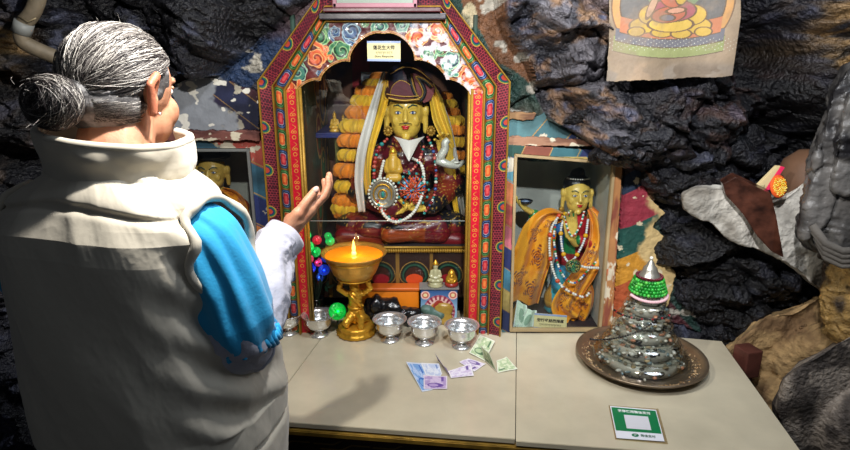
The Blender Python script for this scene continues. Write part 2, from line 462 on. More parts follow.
def rock_col(X, Z, Y):
    n1 = fbm(X*6, Z*7, 0, 4, 41); n2 = fbm(X*18, Z*24, 0, 4, 51); n3 = fbm(X*40, Z*60, 0, 3, 61)
    base = np.zeros(X.shape+(3,))+C3('#25262f')
    base = mix(base, C3('#0f0f15')+base*0, sm(.45, .62, n1)*.9)
    base = mix(base, C3('#565a70')+base*0, sm(.58, .72, n2)*.65)
    def near(px, py, r, Yq=1.8):
        a = at(px, py, Yq); return np.exp(-((X-a[0])**2+(Z-a[2])**2)/(r*r))
    # bare grey-tan stone right of the shrine, ochre earth at the right edge, tan earth low right
    g = near(565, 60, .17)+near(530, 15, .12)+near(575, 135, .10)
    base = mix(base, mix(C3('#6d6a70')+base*0, C3('#8a6a4c')+base*0, sm(.5, .6, n2)), np.clip(g, 0, 1)*.8*sm(.44, .62, n1*.6+n3*.4))
    br = near(700, 125, .13)+near(745, 90, .16)
    base = mix(base, C3('#4a2f22')+base*0, np.clip(br, 0, 1)*sm(.45, .6, n2)*.5)
    oc = near(846, 8, .11)+near(832, 58, .05)+near(10, 30, .06)+near(20, 60, .04)
    base = mix(base, mix(C3('#b08c5a')+base*0, C3('#5d5348')+base*0, sm(.48, .6, n2)), np.clip(oc*1.6, 0, 1)*sm(.3, .5, n1*.4+n3*.6))
    tn = near(705, 170, .05)*0+near(40, 170, .2)*.6+near(15, 210, .2)*.6
    base = mix(base, C3('#5e5148')+base*0, np.clip(tn, 0, 1)*sm(.42, .6, n2))
    hollow_shade = np.clip(near(775, 95, .13, 1.95)+near(790, 150, .12, 1.95)+near(750, 40, .08), 0, 1); base = base*(1-.8*hollow_shade[..., None])  # shade of the deep hollow put into the rock colour
    # plaster with old painting round the shrines
    pm = 1-rockm(X, Z)
    cx = at(385, 100, 1.8)[0]
    t = (X-cx)*.8+Z*.8+fbm(X*5, Z*5, 0, 3, 91)*.12
    band = (t*5.5) % 1.0
    tab = ['#1f2c50', '#5c2f35', '#2c4b44', '#7a5236', '#22262e', '#35464f']
    pc = np.zeros_like(base)
    bi = (np.floor(t*5.5).astype(int)) % len(tab)
    for i, c in enumerate(tab): pc[bi == i] = C3(c)
    left = (X < cx)
    tab2 = ['#262b4a', '#46283a', '#2b3f48', '#31303a', '#263b5e', '#4d3a36']
    t2 = -(X-cx)*.8+Z*.85+fbm(X*5, Z*5, 0, 3, 93)*.1
    b2 = (np.floor(t2*6).astype(int)) % 6
    for i, c in enumerate(tab2): pc[(b2 == i) & left] = C3(c)
    pc = mix(pc, C3('#6b4a36')+pc*0, sm(.5, .75, n1)*.6)
    flake = sm(.66, .70, fbm(X*22, Z*30, 0, 4, 101))
    pc = mix(pc, C3('#b9b3a6')+pc*0, flake)
    a = at(206, 92, 1.8); gpat = np.exp(-(((X-a[0])/.05)**2+((Z-a[2])/.05)**2))
    pc = mix(pc, C3('#8b8d93')+pc*0, sm(.35, .5, gpat+(n2-.5)*.5))
    a = at(470, 16, 1.8); gpat = np.exp(-(((X-a[0])/.028)**2+((Z-a[2])/.05)**2))
    pc = mix(pc, C3('#d8c9a4')+pc*0, sm(.5, .56, gpat+(n2-.5)*.5))
    soot = sm(.25, .75, fbm(X*3, Z*3, 0, 3, 111)); pc = pc*(.75+.25*soot[..., None])
    edge = sm(.3, 1, pm)
    return mix(base, pc, edge)
# the altar recesses are real openings in the rock
HOLES = [(-.47, .232, 0., CAMZ-.10, 2.42), (.262, .605, 0., at(600, 165, 1.8)[2], 2.12), (-.80, -.51, 0., at(200, 152, 1.8)[2], 2.12)]
ARCH = [(-.47, 0), (-.47, CAMZ-.12), (-.25, CAMZ+.13), (.01, CAMZ+.13), (.232, CAMZ-.12), (.232, 0)]
def wall_map(X, Z):
    y = rock_y(X, Z)
    y = np.where(inpoly(X, Z, ARCH), np.maximum(y, 2.42), y)
    for x0, x1, z0, z1, yy in HOLES[1:]:
        y = np.where((X > x0) & (X < x1) & (Z < z1) & (Z > z0), np.maximum(y, yy), y)
    for poly in (MUR_L, MUR_R): y = np.where(inpoly(X, Z, poly), np.maximum(y, 1.838), y)
    # everything next to a shrine front stays behind it
    m = (X > -.86) & (X < .56) & (Z < at(500, 150, 1.8)[2]); y = np.where(m, np.maximum(y, 1.835), y)
    m = inpoly(X, Z, [(-.53, 0), (-.53, CAMZ-.07), (-.3, CAMZ+.2), (.06, CAMZ+.2), (.29, CAMZ-.07), (.29, 0)]); y = np.where(m, np.maximum(y, 1.84), y)
    jx = (fbm(X*9, Z*9, 4., 3, 131)-.5)*.03; jz = (fbm(X*9, Z*9, 8., 3, 133)-.5)*.05
    k = rockm(X, Z)
    return X+jx*k, y, Z+jz*k
xs = np.concatenate([np.arange(-1.75, -.95, .010), np.arange(-.95, 1.05, .0042), np.arange(1.05, 1.75, .008)]); zs = np.concatenate([np.arange(0.0, .7, .012), np.arange(.7, 1.95, .0042), np.arange(1.95, 2.75, .012)])
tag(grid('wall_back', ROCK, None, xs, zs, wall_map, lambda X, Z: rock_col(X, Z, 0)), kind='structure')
def floor_map(X, Y): return X, Y, (fbm(X*3, Y*3, 0, 3, 3)-.5)*.015
tag(grid('floor', mat('trodden_earth', '#3a322b', .9, 0, .6, 30, .3), None, np.arange(-1.8, 1.8, .04), np.arange(-.6, 2.2, .04), floor_map), kind='structure')
def side(name, x, s):
    xs_ = np.arange(-.6, 2.0, .025); z_ = np.arange(0, 2.75, .025)
    tag(grid(name, ROCK, None, xs_, z_, lambda Y, Z: (x+s*(fbm(Y*3, Z*4, 0, 4, 9, ridged=True)-.5)*.35, Y, Z),
             lambda Y, Z: np.zeros(Y.shape+(3,))+C3('#1d1d22')), kind='structure')
side('wall_left', -1.72, 1); side('wall_right', 1.72, -1)

def poly(pts, Y, d=.12, dx=0., dz=0.): return ('p', [at(p[0], p[1], Y+(p[2] if len(p) > 2 else 0)) for p in pts], (dx, d, dz))
def rockblob(name, label, cat, elems, colf, amp=.02, fs=9, voxel=.005, m=None, origin=None, ridg=True, s=0, strat=(1, 1, 1)):
    def dp(P, N):
        n = fbm(P[:, 0]*fs*strat[0], P[:, 1]*fs*strat[1], P[:, 2]*fs*strat[2], 4, s, ridged=ridg, gain=.42)-.55
        if ridg:
            bh, be = blocks(P[:, 0]*strat[0]+P[:, 1]*.6, P[:, 2]*strat[2]+P[:, 1]*.3, fs*1.1, s); n = n*.5+(bh-.5)*.6-.25*np.exp(-be*12)+(fbm(P[:, 0]*22, P[:, 1]*22, P[:, 2]*55, 4, s+5, ridged=True, gain=.6)-.5)*.42
        return N*(n*amp)[:, None]
    o = blob(name, m or ROCK, None, elems, voxel, 4, colf, origin, dp)
    return tag(o, label, cat)
# overhanging black crag right of the altar, under the hanging painting
def dark(P): 
    n = fbm(P[:, 0]*12, P[:, 1]*12, P[:, 2]*22, 4, 8); 
    return mix(np.zeros((len(P), 3))+C3('#16161c'), np.zeros((len(P), 3))+C3('#4a4d5e'), sm(.55, .75, n)*.7)
pt = at
rockblob('rock_outcrop', 'black glossy jagged rock bulging out under the hanging painting', 'rock',
  [('c', pt(614, 138, 1.72), .045, pt(585, 100, 1.78), .03), ('c', pt(640, 128, 1.70), .05, pt(720, 120, 1.82), .06), ('c', pt(632, 150, 1.76), .05, pt(690, 168, 1.82), .06),
   ('c', pt(620, 105, 1.74), .05, pt(700, 92, 1.84), .04), ('c', pt(690, 150, 1.84), .07, pt(745, 160, 1.95), .06)],
  dark, .10, 11, .0042, s=4, origin=pt(650, 140, 1.8), strat=(.6, 1, 1.8))
rockblob('rock_mass', 'big coal-black rock lump behind the table at the right', 'rock',
  [('e', pt(725, 262, 1.88), (.20, .13, .10)), ('c', pt(690, 235, 1.86), .07, pt(745, 300, 1.86), .09), ('c', pt(700, 300, 1.84), .07, pt(790, 290, 1.9), .08), ('c', pt(670, 220, 1.87), .04, pt(720, 225, 1.84), .06)],
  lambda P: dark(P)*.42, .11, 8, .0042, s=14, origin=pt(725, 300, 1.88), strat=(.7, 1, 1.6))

# grey cement ledge running down to the right, brown board set on it, and what lies on it
CEM = mat('rough_cement', attr=True, rough=.9, bump=1., bscale=70, var=.22, vscale=40, bdist=.008)
def cem(P):
    n = fbm(P[:, 0]*9, P[:, 1]*9, P[:, 2]*9, 4, 18); return mix(np.zeros((len(P), 3))+C3('#d3cec3'), np.zeros((len(P), 3))+C3('#7d776d'), sm(.45, .7, n))
rockblob('cement_ledge', 'whitish rough cement ledge slanting down below the brown board', 'ledge',
  [poly([(683, 195), (694, 189), (735, 186), (768, 200), (785, 196), (804, 181), (834, 188), (834, 275), (822, 294), (806, 279), (783, 261), (752, 249), (723, 236), (708, 222), (684, 210)], 1.665, .11, .05, -.02)],
  cem, .034, 15, .0042, CEM, s=3, origin=pt(760, 250, 1.7), ridg=False)
bw = MB().prism([pt(735.5, 177, 1.63), pt(771, 194, 1.60), pt(776, 215, 1.60), pt(784, 258, 1.60), pt(772, 252, 1.60), pt(757, 236, 1.61), pt(744, 214, 1.62), pt(726, 196, 1.635), pt(723, 184, 1.635)], (.004, .03, .008), .002)
tag(bw.build('wooden_board', mat('stained_board', '#4a2a1f', .3, 0, .8, 30, .9, 22, coat=.4, aniso=(1, 1, 3)), None, pt(755, 230, 1.62)), 'dark brown wooden board propped against the whitish cement ledge', 'board')
MB_ = MB().lathe([(0, .085), (.05, .08), (.085, .05), (.1, 0), (.095, -.05), (.07, -.08), (0, -.09)], pt(813, 178, 1.74), 40)
tag(MB_.build('round_pot', mat('brown_clay', '#6d4f3a', .6, 0, .4, 40, .3), None, pt(813, 195, 1.74), True), 'round brown clay pot behind the cement ledge', 'pot')
a = V(pt(765, 190, 1.655)); b_ = V(pt(781, 166, 1.665))
t = thing('paper_packet', a, 'pink-edged cream packet leaning on the cement ledge', 'packet')
dv = (b_-a); nrm = V(.75, -.4, .5)
MB().prism([a, a+dv, a+dv+V(-.012, 0, .0), a+V(-.03, 0, .005)], (0, .012, 0), .001).build('packet_body', mat('cream_paper', '#cdb98a', .7), t)
MB().prism([a+V(0, -.001, 0), a+dv+V(0, -.001, 0), a+dv+V(.012, -.001, -.004), a+V(.014, -.001, 0)], (0, .015, 0), .001).build('pink_edge', mat('pink_foil', '#e0305e', .4), t)
# beaded orange round
c = V(pt(778.5, 186.5, 1.62)); t = thing('beaded_medallion', c-V(0, 0, .03), 'small round orange beaded medallion on the cement ledge', 'medallion')
ax = V(.25, -.9, .25).normalized()
MB().lathe([(0, -.004), (.026, -.004), (.029, 0), (.026, .004), (0, .004)], c, 28, axis=ax, sy=1.15).build('backing_disc', mat('orange_felt', '#e0561c', .8), t, smooth=True)
mb = MB(); X_ = ax.cross(V(0, 0, 1)).normalized(); Y_ = X_.cross(ax)
for i in range(90):
    r = .024*math.sqrt((i+.5)/90); q = i*2.39996
    mb.col(random.choice(['#f0c33a', '#ee8a22', '#f6d96a'])).ball(c+ax*.005+X_*r*math.cos(q)-Y_*r*1.1*math.sin(q), .0024, 6)
mb.build('beadwork', BEAD, t, smooth=True)
MB().lathe([(0, 0), (.016, 0), (.018, .012), (.0175, .02), (.0165, .02), (.016, .003), (0, .003)], pt(757, 191, 1.66), 24).build('x', glass_mat('jar_glass', (.8, .85, .85)), None, pt(757, 191, 1.66), True).name = 'glass_dish'
tag(bpy.data.objects['glass_dish'], 'tiny clear glass dish behind the brown board', 'dish')

# the grey stone hanging down like cloth at the right edge
DRAPE = mat('draped_grey', attr=True, rough=.36, bump=.8, bscale=55, var=.25, vscale=25, bdist=.006)
def drape_col(P):
    n = fbm(P[:, 0]*10, P[:, 1]*10, P[:, 2]*10, 4, 28); return mix(np.zeros((len(P), 3))+C3('#65625f'), np.zeros((len(P), 3))+C3('#1f1e20'), sm(.4, .65, n))
rockblob('hanging_rock', 'grey rock fin folded like cloth hanging at the right edge', 'rock',
  [poly([(850, 64), (832, 92), (824, 130), (815, 165), (808, 205), (804, 236), (814, 248), (850, 252), (900, 256), (900, 50)], 1.46, .14, .095, -.02), poly([(848, 95), (838, 140), (834, 190), (860, 196), (900, 200), (900, 80)], 1.425, .08, .05)],
  drape_col, .036, 8, .0045, DRAPE, s=33, origin=pt(845, 245, 1.46), strat=(1.5, 1.5, .6))
mb = MB()
for k in range(4):
    mb.tube([pt(812+k*2, 225+k*6, 1.42), pt(825, 243+k*5, 1.40), pt(842, 251+k*5, 1.38), pt(864, 250+k*5, 1.37)], .010-.001*k, 8)
tag(mb.build('rolled_sacking', mat('grey_sacking', '#5f5a54', .85, 0, 1., 120, .35), None, pt(838, 262, 1.4), True), 'rolled grey sacking hanging under the rock fin', 'sacking')
rockblob('ochre_rock', 'yellow ochre rock face below the hanging grey rock', 'rock',
  [('c', pt(838, 262, 1.55), .04, pt(850, 320, 1.5), .06), ('c', pt(870, 260, 1.5), .07, pt(872, 320, 1.5), .06)],
  lambda P: mix(np.zeros((len(P), 3))+C3('#b08d52'), np.zeros((len(P), 3))+C3('#3d2f22'), sm(.52, .64, fbm(P[:, 0]*16, P[:, 1]*16, P[:, 2]*16, 4, 2))), .035, 12, .005, s=6, origin=pt(850, 320, 1.5))
rockblob('earth_mound', 'tan crumbling earth bank beside the table corner', 'earth',
  [poly([(728, 352), (748, 334), (766, 316), (790, 312), (822, 296), (850, 300), (860, 380), (800, 460), (760, 460)], 1.70, .12, .05, -.04), ('c', pt(790, 360, 1.70), .07, pt(835, 335, 1.62), .06), ('c', pt(770, 395, 1.70), .08, pt(770, 700, 1.74), .10)],
  lambda P: mix(np.zeros((len(P), 3))+C3('#b8986a'), np.zeros((len(P), 3))+C3('#7a5f42'), sm(.4, .7, fbm(P[:, 0]*14, P[:, 1]*14, P[:, 2]*14, 5, 12))), .055, 12, .0045,
  mat('crumbly_earth', attr=True, rough=.95, bump=1, bscale=50, var=.25, vscale=40, bdist=.012), s=26, origin=(pt(780, 700, 1.7)[0], 1.7, 0.0), ridg=False)
rockblob('boulder', 'large smooth grey boulder at the lower right corner', 'boulder',
  [poly([(852, 334), (828, 348), (803, 362), (786, 382), (778, 410), (782, 450), (790, 520), (930, 520), (930, 310)], 1.40, .16, .10, -.085), ('e', pt(866, 430, 1.40), (.14, .09, .15)), ('c', pt(862, 480, 1.42), .17, (pt(858, 480, 1.34)[0]+.03, 1.46, .18), .19)],
  lambda P: mix(np.zeros((len(P), 3))+C3('#9a8e82'), np.zeros((len(P), 3))+C3('#564e49'), sm(.4, .62, fbm(P[:, 0]*22, P[:, 1]*22, P[:, 2]*22, 5, 5))), .040, 7, .0045,
  mat('boulder_stone', attr=True, rough=.8, bump=1., bscale=90, var=.35, vscale=60, bdist=.014), s=9, origin=(pt(858, 480, 1.34)[0], 1.36, 0), ridg=False)
mb = MB(); q = V(pt(748, 352, 1.64)); mb.box(q+V(.0, 0, -.03), (.055, .06, .09), Matrix.Rotation(.25, 3, 'Z'), .004)
mb.box(q+V(0, .02, -.4), (.05, .05, .66), None, .003)
tag(mb.build('wooden_post', mat('worn_reddish_wood', '#5a3128', .6, 0, .6, 40, .45, 20), None, (q.x, q.y, 0)), 'short reddish wooden post end beside the table corner', 'post')

# pipe at top left
t = thing('bent_pipe', pt(25, 40, 1.62), 'dirty tan pipe with a bend at the top left corner', 'pipe')
PIP = mat('dusty_pipe', '#7b6f5c', .6, 0, .5, 60, .3, 30)
MB().tube([tuple(q) for q in spline([pt(60, -110, 1.62), pt(38, -2, 1.62), pt(24, 24, 1.62), pt(22, 38, 1.62), pt(30, 46, 1.63), pt(58, 58, 1.66)], 30)], .0195, 20).build('pipe_run', PIP, t, smooth=True)
MB().tube([pt(24.5, 22, 1.62), pt(21, 33, 1.62)], .0235, 20).build('coupling', mat('grey_coupling', '#8d8f8c', .5, 0, .3, 50, .2), t, smooth=True)
MB().tube([pt(36, 18, 1.595), pt(28, 22, 1.595), pt(18, 16, 1.60)], .0018, 6).build('wire_tie', mat('pale_wire', '#a89878', .5, .3), t, smooth=True)

# ============================================================ TABLE
SEAM = [on(333, 322), on(282, 391), on(262, 418)]
fl = V(on(285, 422)); fr = V(on(656, 449.5)); fd = (fr-fl).normalized()
br = V(on(724, 343.6)); rr = V(on(800.5, 450)); rd = (rr-br).normalized()
# front right corner: crossing of the front line and the right line
def cross2(p, d, q, e):
    k = ((q.x-p.x)*e.y-(q.y-p.y)*e.x)/(d.x*e.y-d.y*e.x); return p+d*k
FRc = cross2(fl, fd, br, rd)
FL = fl-fd*.42
back = V(br); bl = V(on(240, 330)); bd = V(1, -.06, 0)
BR = V(br.x, br.y+.0, ZT)+rd*-.0
BL = FL+V(-(rd.x)*0-.0, 0, 0)-V(fd.y, -fd.x, 0)*-.58
BL = V(FL.x-.04, 1.93, ZT); 
yb = 1.93
BRt = br-rd*0.0
def bt(s): return V(BL.x+(BRt.x-BL.x)*s, 0, 0)
# slabs as polygons (top view)
seamC = [V(on(516.5, 332)), V(on(515.5, 439))]
dC = (seamC[1]-seamC[0]).normalized(); c_f = cross2(fl, fd, seamC[0], dC); c_b = seamC[0]-dC*.14
sl = [V(SEAM[0]), V(SEAM[1])]; dL = (sl[1]-sl[0]).normalized(); l_f = cross2(fl, fd, sl[0], dL); l_b = sl[0]-dL*.16
BRb = V(br)-rd*.02
t = thing('altar_table', (0, 1.55, 0), 'long altar table with cream slab top and gilt front edge', 'table')
ORG[t.name] = V(0, 1.55, 0)
SLAB = mat('cream_slab', '#cbc1a8', .2, 0, .12, 220, .12, 9, coat=.25)
def slab(poly, z, name='tabletop'):
    MB().prism([(p.x, p.y, z-.014) for p in poly], (0, 0, .014), .0012).build(name, SLAB, t, smooth=None)
g = .0009
right_b = V(.60, 1.83, ZT)
slab([FL, V(l_f.x-g, l_f.y, 0), V(l_b.x-g, l_b.y, 0), V(FL.x, 1.93, 0)], ZT)
slab([V(l_f.x+g, l_f.y, 0), V(c_f.x-g, c_f.y, 0), V(c_b.x-g, c_b.y, 0), V(l_b.x+g, l_b.y, 0)], ZT)
nf = V(fd.y, -fd.x, 0)
slab([V(c_f.x+g, c_f.y, 0)+nf*.006, FRc+nf*.006, V(BRb), V(.66, 1.80, 0), V(c_b.x+g, c_b.y, 0)], ZT-.0015)
def fpt(s, o, z): p = FL+(FRc-FL)*s+nf*(-o); return (p.x, p.y, z)
# gilt edging, dark painted front with fretwork, body
mb = MB()
mb.prism([fpt(0, .012, ZT-.034), fpt(0, -.006, ZT-.034), fpt(0, -.006, ZT-.020), fpt(0, .012, ZT-.016)], FRc-FL, .002)
mb.build('front_trim', mat('dull_gilt_trim', '#a17f35', .38, .55, .4, 60, .4, 25), t)
mb = MB(); mb.prism([fpt(0, .03, ZT-.05), fpt(0, .004, ZT-.05), fpt(0, .004, ZT-.036), fpt(0, .03, ZT-.036)], FRc-FL, .002); mb.build('under_rail', mat('dark_red_rail', '#2c0f0c', .4), t)
L_ = (FRc-FL).length
def fm(S, Z): p = FL[0]+fd.x*S, FL[1]+fd.y*S; return p[0]-nf.x*.03, p[1]-nf.y*.03, Z
def fc(S, Z):
    C = np.zeros(S.shape+(3,))+C3('#1c0909'); zz = ZT-.05-Z
    p = .16; u = (S % p)
    for k, (a, b) in enumerate([((.0, .03), (.055, .03)), ((.055, .03), (.085, .012)), ((.085, .012), (.16, .012)), ((.02, .045), (.075, .045)), ((.075, .045), (.105, .028)), ((.105, .028), (.15, .028)), ((.0, .06), (.16, .06))]):
        C[(dseg(u, zz, a, b) < .0022)] = C3('#6b5524')
    C[(zz > .075) & (zz < .08)] = C3('#8f6d2a'); return C
grid('front_panel', PAINT, t, np.arange(0, L_, .002), np.concatenate([[0, .3], np.arange(.55, ZT-.05, .0015)]), fm, fc, thick=tuple(-nf*.02))
mb = MB(); mb.prism([(FRc.x-.012, FRc.y+.03, .0), (br.x-.012, br.y-.02, .0), (br.x-.012, br.y-.02, ZT-.016), (FRc.x-.012, FRc.y+.03, ZT-.016)], (-.02, 0, 0)); mb.build('end_panel', mat('dark_red_rail'), t)
mb = MB(); mb.prism([(FRc.x-.001, FRc.y+.005, ZT-.024), (br.x-.001, br.y-.02, ZT-.024), (br.x-.001, br.y-.02, ZT-.0165), (FRc.x-.001, FRc.y+.005, ZT-.0165)], (-.016, 0, 0), .001); mb.build('side_trim', mat('dull_gilt_trim'), t)

for n_ in ('rock_outcrop', 'rock_mass', 'cement_ledge', 'earth_mound', 'ochre_rock'): bpy.data.objects[n_]['kind'] = 'structure'
# ============================================================ MAIN ALTAR
AX = -.12; ZC = CAMZ
altar = thing('altar_shrine', (AX, YW, ZT), 'large painted octagonal shrine case with red pillars and scalloped floral arch', 'shrine')
zb = ZT-CAMZ
def octo(o):   # o: (half width, shoulder z, top half width, top z), relative
    h, zs_, tw, tz = o
    return [(-h, zb), (-h, zs_), (-tw, tz), (tw, tz), (h, zs_), (h, zb)]
OUT = np.array(octo((.371, -.088, .165, .165))); INN = np.array(octo((.297, -.113, .164, .082)))
def strip(name, a, b, m, colf, prof, y0=YW, ds=.0016, nt=24, thick=.06):
    """one moulding running round the case between fractions a..b of the octagon band"""
    A = INN+(OUT-INN)*a; B = INN+(OUT-INN)*b
    mid = (A+B)/2; L = np.concatenate([[0], np.cumsum(np.linalg.norm(np.diff(mid, axis=0), axis=1))])
    s = np.unique(np.concatenate([np.arange(0, L[-1], ds), L])); wd = np.linalg.norm(B[0]-A[0])
    def mp(S, T):
        ax_ = np.interp(S, L, A[:, 0]); az = np.interp(S, L, A[:, 1]); bx = np.interp(S, L, B[:, 0]); bz = np.interp(S, L, B[:, 1])
        k = T/wd; return AX+ax_+(bx-ax_)*k, y0-prof(k, S), ZC+az+(bz-az)*k
    return grid(name, m, altar, s, np.linspace(0, wd, nt), mp, (lambda S, T: colf(S, T, wd, L)) if colf else None, thick=(0, thick, 0))
def lotus_col(S, T, wd, L):
    C = np.zeros(S.shape+(3,))+C3('#7c3a1c')
    per = .062; u = (S % per)/per; i = (S//per).astype(int); v = T/wd
    d = np.maximum(np.abs(u-.5)*2.05, np.abs(v-.5)*2.0)
    d = (np.abs(u-.5)*2.05)**4+(np.abs(v-.5)*2.0)**4
    ev = (i % 2 == 0)
    for lim, c1, c2 in ((1.0, '#8a6f34', '#8a6f34'), (.84, '#14502a', '#12204a'), (.50, '#5f9a5a', '#5a7ab0'), (.36, '#0f3a22', '#0f1a40'), (.16, '#a8b07a', '#9aa0b8'), (.11, '#c9512a', '#a82838'), (.012, '#dd7a3c', '#c84a4a')):
        C[(d < lim) & ev] = C3(c1); C[(d < lim) & ~ev] = C3(c2)
    return C
def brick_col(S, T, wd, L):
    C = np.zeros(S.shape+(3,))+C3('#3c0f1e'); v = T/wd
    row = (S//.0075).astype(int); off = (row % 2)*.004
    col = ((T+off) % .008); b = ((S % .0075) < .0014) | (col < .0013)
    C[b] = C3('#a03a44'); 
    per = .13; u = (S+.03) % per; d = np.hypot((u-per/2), (T-wd*.95)*1.0)
    stp = np.maximum(np.abs(u-per/2), (wd-T)*1.3)
    tp = np.clip(1-np.abs(S-L[-1]/2)/.30, 0, 1); C = mix(C, C3('#2c2030')+C*0, sm(.0, .8, tp+(fbm(S*30, T*60, 0, 3, 5)-.5)*.8)*.75)
    C[(d < .019)] = C3('#b98f3a'); C[(d < .0165)] = C3('#1f6a46'); C[(d < .0125)] = C3('#172a5c'); C[(d < .0085)] = C3('#b0402a')
    return C
gold_prof = lambda k, S: .012+.006*np.sin(np.pi*k)
strip('gilt_inner_bead', -.06, .03, GOLDP, None, lambda k, S: .016+.005*np.sin(np.pi*k), nt=7)
strip('lotus_moulding', .03, .42, PAINT, lotus_col, lambda k, S: .004+.010*np.sin(np.pi*k), nt=34)
strip('gilt_middle_bead', .42, .48, GOLDP, None, lambda k, S: .018+.005*np.sin(np.pi*k), nt=7)
strip('brick_moulding', .48, .92, PAINT, brick_col, lambda k, S: .012+.016*k, nt=40)
strip('gilt_outer_bead', .92, 1.0, GOLDP, None, lambda k, S: .03+.006*np.sin(np.pi*k), nt=7, thick=.09)
# red pillars with gilt lines
zr = at(0, 92, YW)[2]
def red_col(X, Z):
    C = np.zeros(X.shape+(3,))+C3('#c4122c'); xx = np.abs(X-AX)-.278; per = .052; u = (Z % per)-per/2; i = (Z//per).astype(int)
    g = np.abs(np.hypot(xx, u+.012)-.0055) < .0009
    g |= np.abs(np.hypot(xx-.004, u-.004)-.0035) < .0008
    g |= np.abs(np.hypot(xx+.004, u-.004)-.0035) < .0008
    g |= (np.abs(xx-.006*np.sin(u*260)) < .0009) & (u > .008)
    C[g] = C3('#d49a3a'); C[np.abs(np.abs(xx)-.0145) < .0010] = C3('#d49a3a'); return C
for s in (-1, 1):
    x0 = AX+s*.278
    grid('red_pillar', PAINT, altar, np.arange(x0-.0175, x0+.0176, .0008), np.arange(ZT, zr+.01, .0014), lambda X, Z: (X, YW-.004-0*X, Z), red_col, thick=(0, .05, 0))
    for k in (-1, 1):
        MB().tube([(x0+k*.0175-s*0, YW-.006, ZT), (x0+k*.0175, YW-.006, zr+.01)], .0042, 10).build('gilt_line', GOLDP, altar, smooth=True)
    MB().tube([(AX+s*.254, YW+.004, ZT), (AX+s*.254, YW+.004, zr+.02)], .0055, 10).build('gilt_line', GOLDP, altar, smooth=True)
# floral arch with scalloped opening
def P1(px, py): a = at(px, py, YW); return (a[0], a[2])
lobes = []
cusp = [P1(298, 92), P1(320.5, 81), P1(350, 62), P1(383.5, 34), P1(414, 61), P1(446, 80), P1(470, 95)]
def lobe(a, b, h, n=12):
    a = np.array(a); b = np.array(b); d = b-a; nn = np.array([-d[1], d[0]]); nn /= np.linalg.norm(nn)
    if nn[1] < 0: nn = -nn
    return [tuple(a+d*t+nn*h*(4*t*(1-t))**.7) for t in np.linspace(0, 1, n)[:-1]]
edge = []
for i, h in enumerate((.012, .018, .026, .026, .018, .012)): edge += lobe(cusp[i], cusp[i+1], h)
edge.append(cusp[-1])
zt_ = ZC+.09
top = [(AX+.1, zt_), (AX+.15, zt_), (AX+.297, ZC-.11), (AX+.297, zr-.002), (edge[-1][0], zr-.002)]
arch_poly = edge+[(AX+.297, zr-.004), (AX+.302, ZC-.110), (AX+.168, ZC+.088), (AX-.168, ZC+.088), (AX-.302, ZC-.110), (AX-.297, zr-.004)]
rs = random.Random(5)
curls = []
def inside(p, poly): return bool(inpoly(np.array([[p[0]]]), np.array([[p[1]]]), poly)[0, 0])
pal = [('#cf5a2c', '#8a2a1a', '#e0a060'), ('#2a6a44', '#103020', '#8ab078'), ('#b8564e', '#6a1f28', '#d89a84'), ('#2c4a70', '#101a3a', '#88a4b0'), ('#d06a3a', '#9a2c20', '#dcb074'), ('#3c7666', '#152e40', '#98b89a')]
for k in range(6000):
    p = (rs.uniform(AX-.31, AX+.31), rs.uniform(ZC-.14, ZC+.09)); r = .026 if k < 1200 else (.020 if k < 2400 else rs.choice([.015, .011, .008]))
    if not inside(p, arch_poly): continue
    if min(math.hypot(p[0]-e[0], p[1]-e[1]) for e in edge) < r*.8+.006: continue
    if abs(p[1]-(ZC+.083)) < r*.7 or any(math.hypot(p[0]-c[0], p[1]-c[1]) < (r+c[2])*1.08 for c in curls): continue
    curls.append((p[0], p[1], r, len(curls)))
def arch_col(X, Z):
    C = np.zeros(X.shape+(3,))+C3('#4a1418'); 
    n = fbm(X*40, Z*40, 0, 2, 6); C[n > .6] = C3('#5e1d1c')
    for x, z, r, i in curls:
        w = (np.abs(X-x) < r*2.8) & (np.abs(Z-z) < r*2.8)
        if not w.any(): continue
        c = pal[(i*7+int(x*50)) % 6]; h = 1 if i % 2 else -1
        # tail
        a0 = i*1.3; pts = [(x+r*.6*math.cos(a0+q*.5)*(1+q*.35), z+r*.6*math.sin(a0+q*.5)*(1+q*.35)) for q in range(6)]
        dd = dpath(X[w], Z[w], pts); Cw = C[w]; Cw[dd < r*.26] = C3(c[2]); Cw[dd < r*.17] = C3(c[0]); C[w] = Cw
        Cw = C[w][None]; curl(Cw, X[w][None], Z[w][None], x, z, r, c[0], c[1], c[2], h, i*.7); C[w] = Cw[0]
    e = np.array(edge); d = dpath(X, Z, edge)
    C[d < .0075] = C3('#a8783a'); C[d < .0045] = C3('#6e2a1c'); C[d < .0022] = C3('#c79a52')
    # pale glare over the right half, put into the paint colour
    glare = sm(AX+.0, AX+.14, X)*sm(.42, .58, fbm(X*80, Z*80, 0, 4, 77))*.7
    return mix(C, C3('#cfc9cf')+C*0, glare*1.)
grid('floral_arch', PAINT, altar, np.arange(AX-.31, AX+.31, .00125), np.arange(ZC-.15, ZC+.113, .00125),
     lambda X, Z: (X, YW-.002-.004*fbm(X*60, Z*60, 0, 2, 5), Z), arch_col, mask=lambda X, Z: inpoly(X, Z, arch_poly), thick=(0, .018, 0))
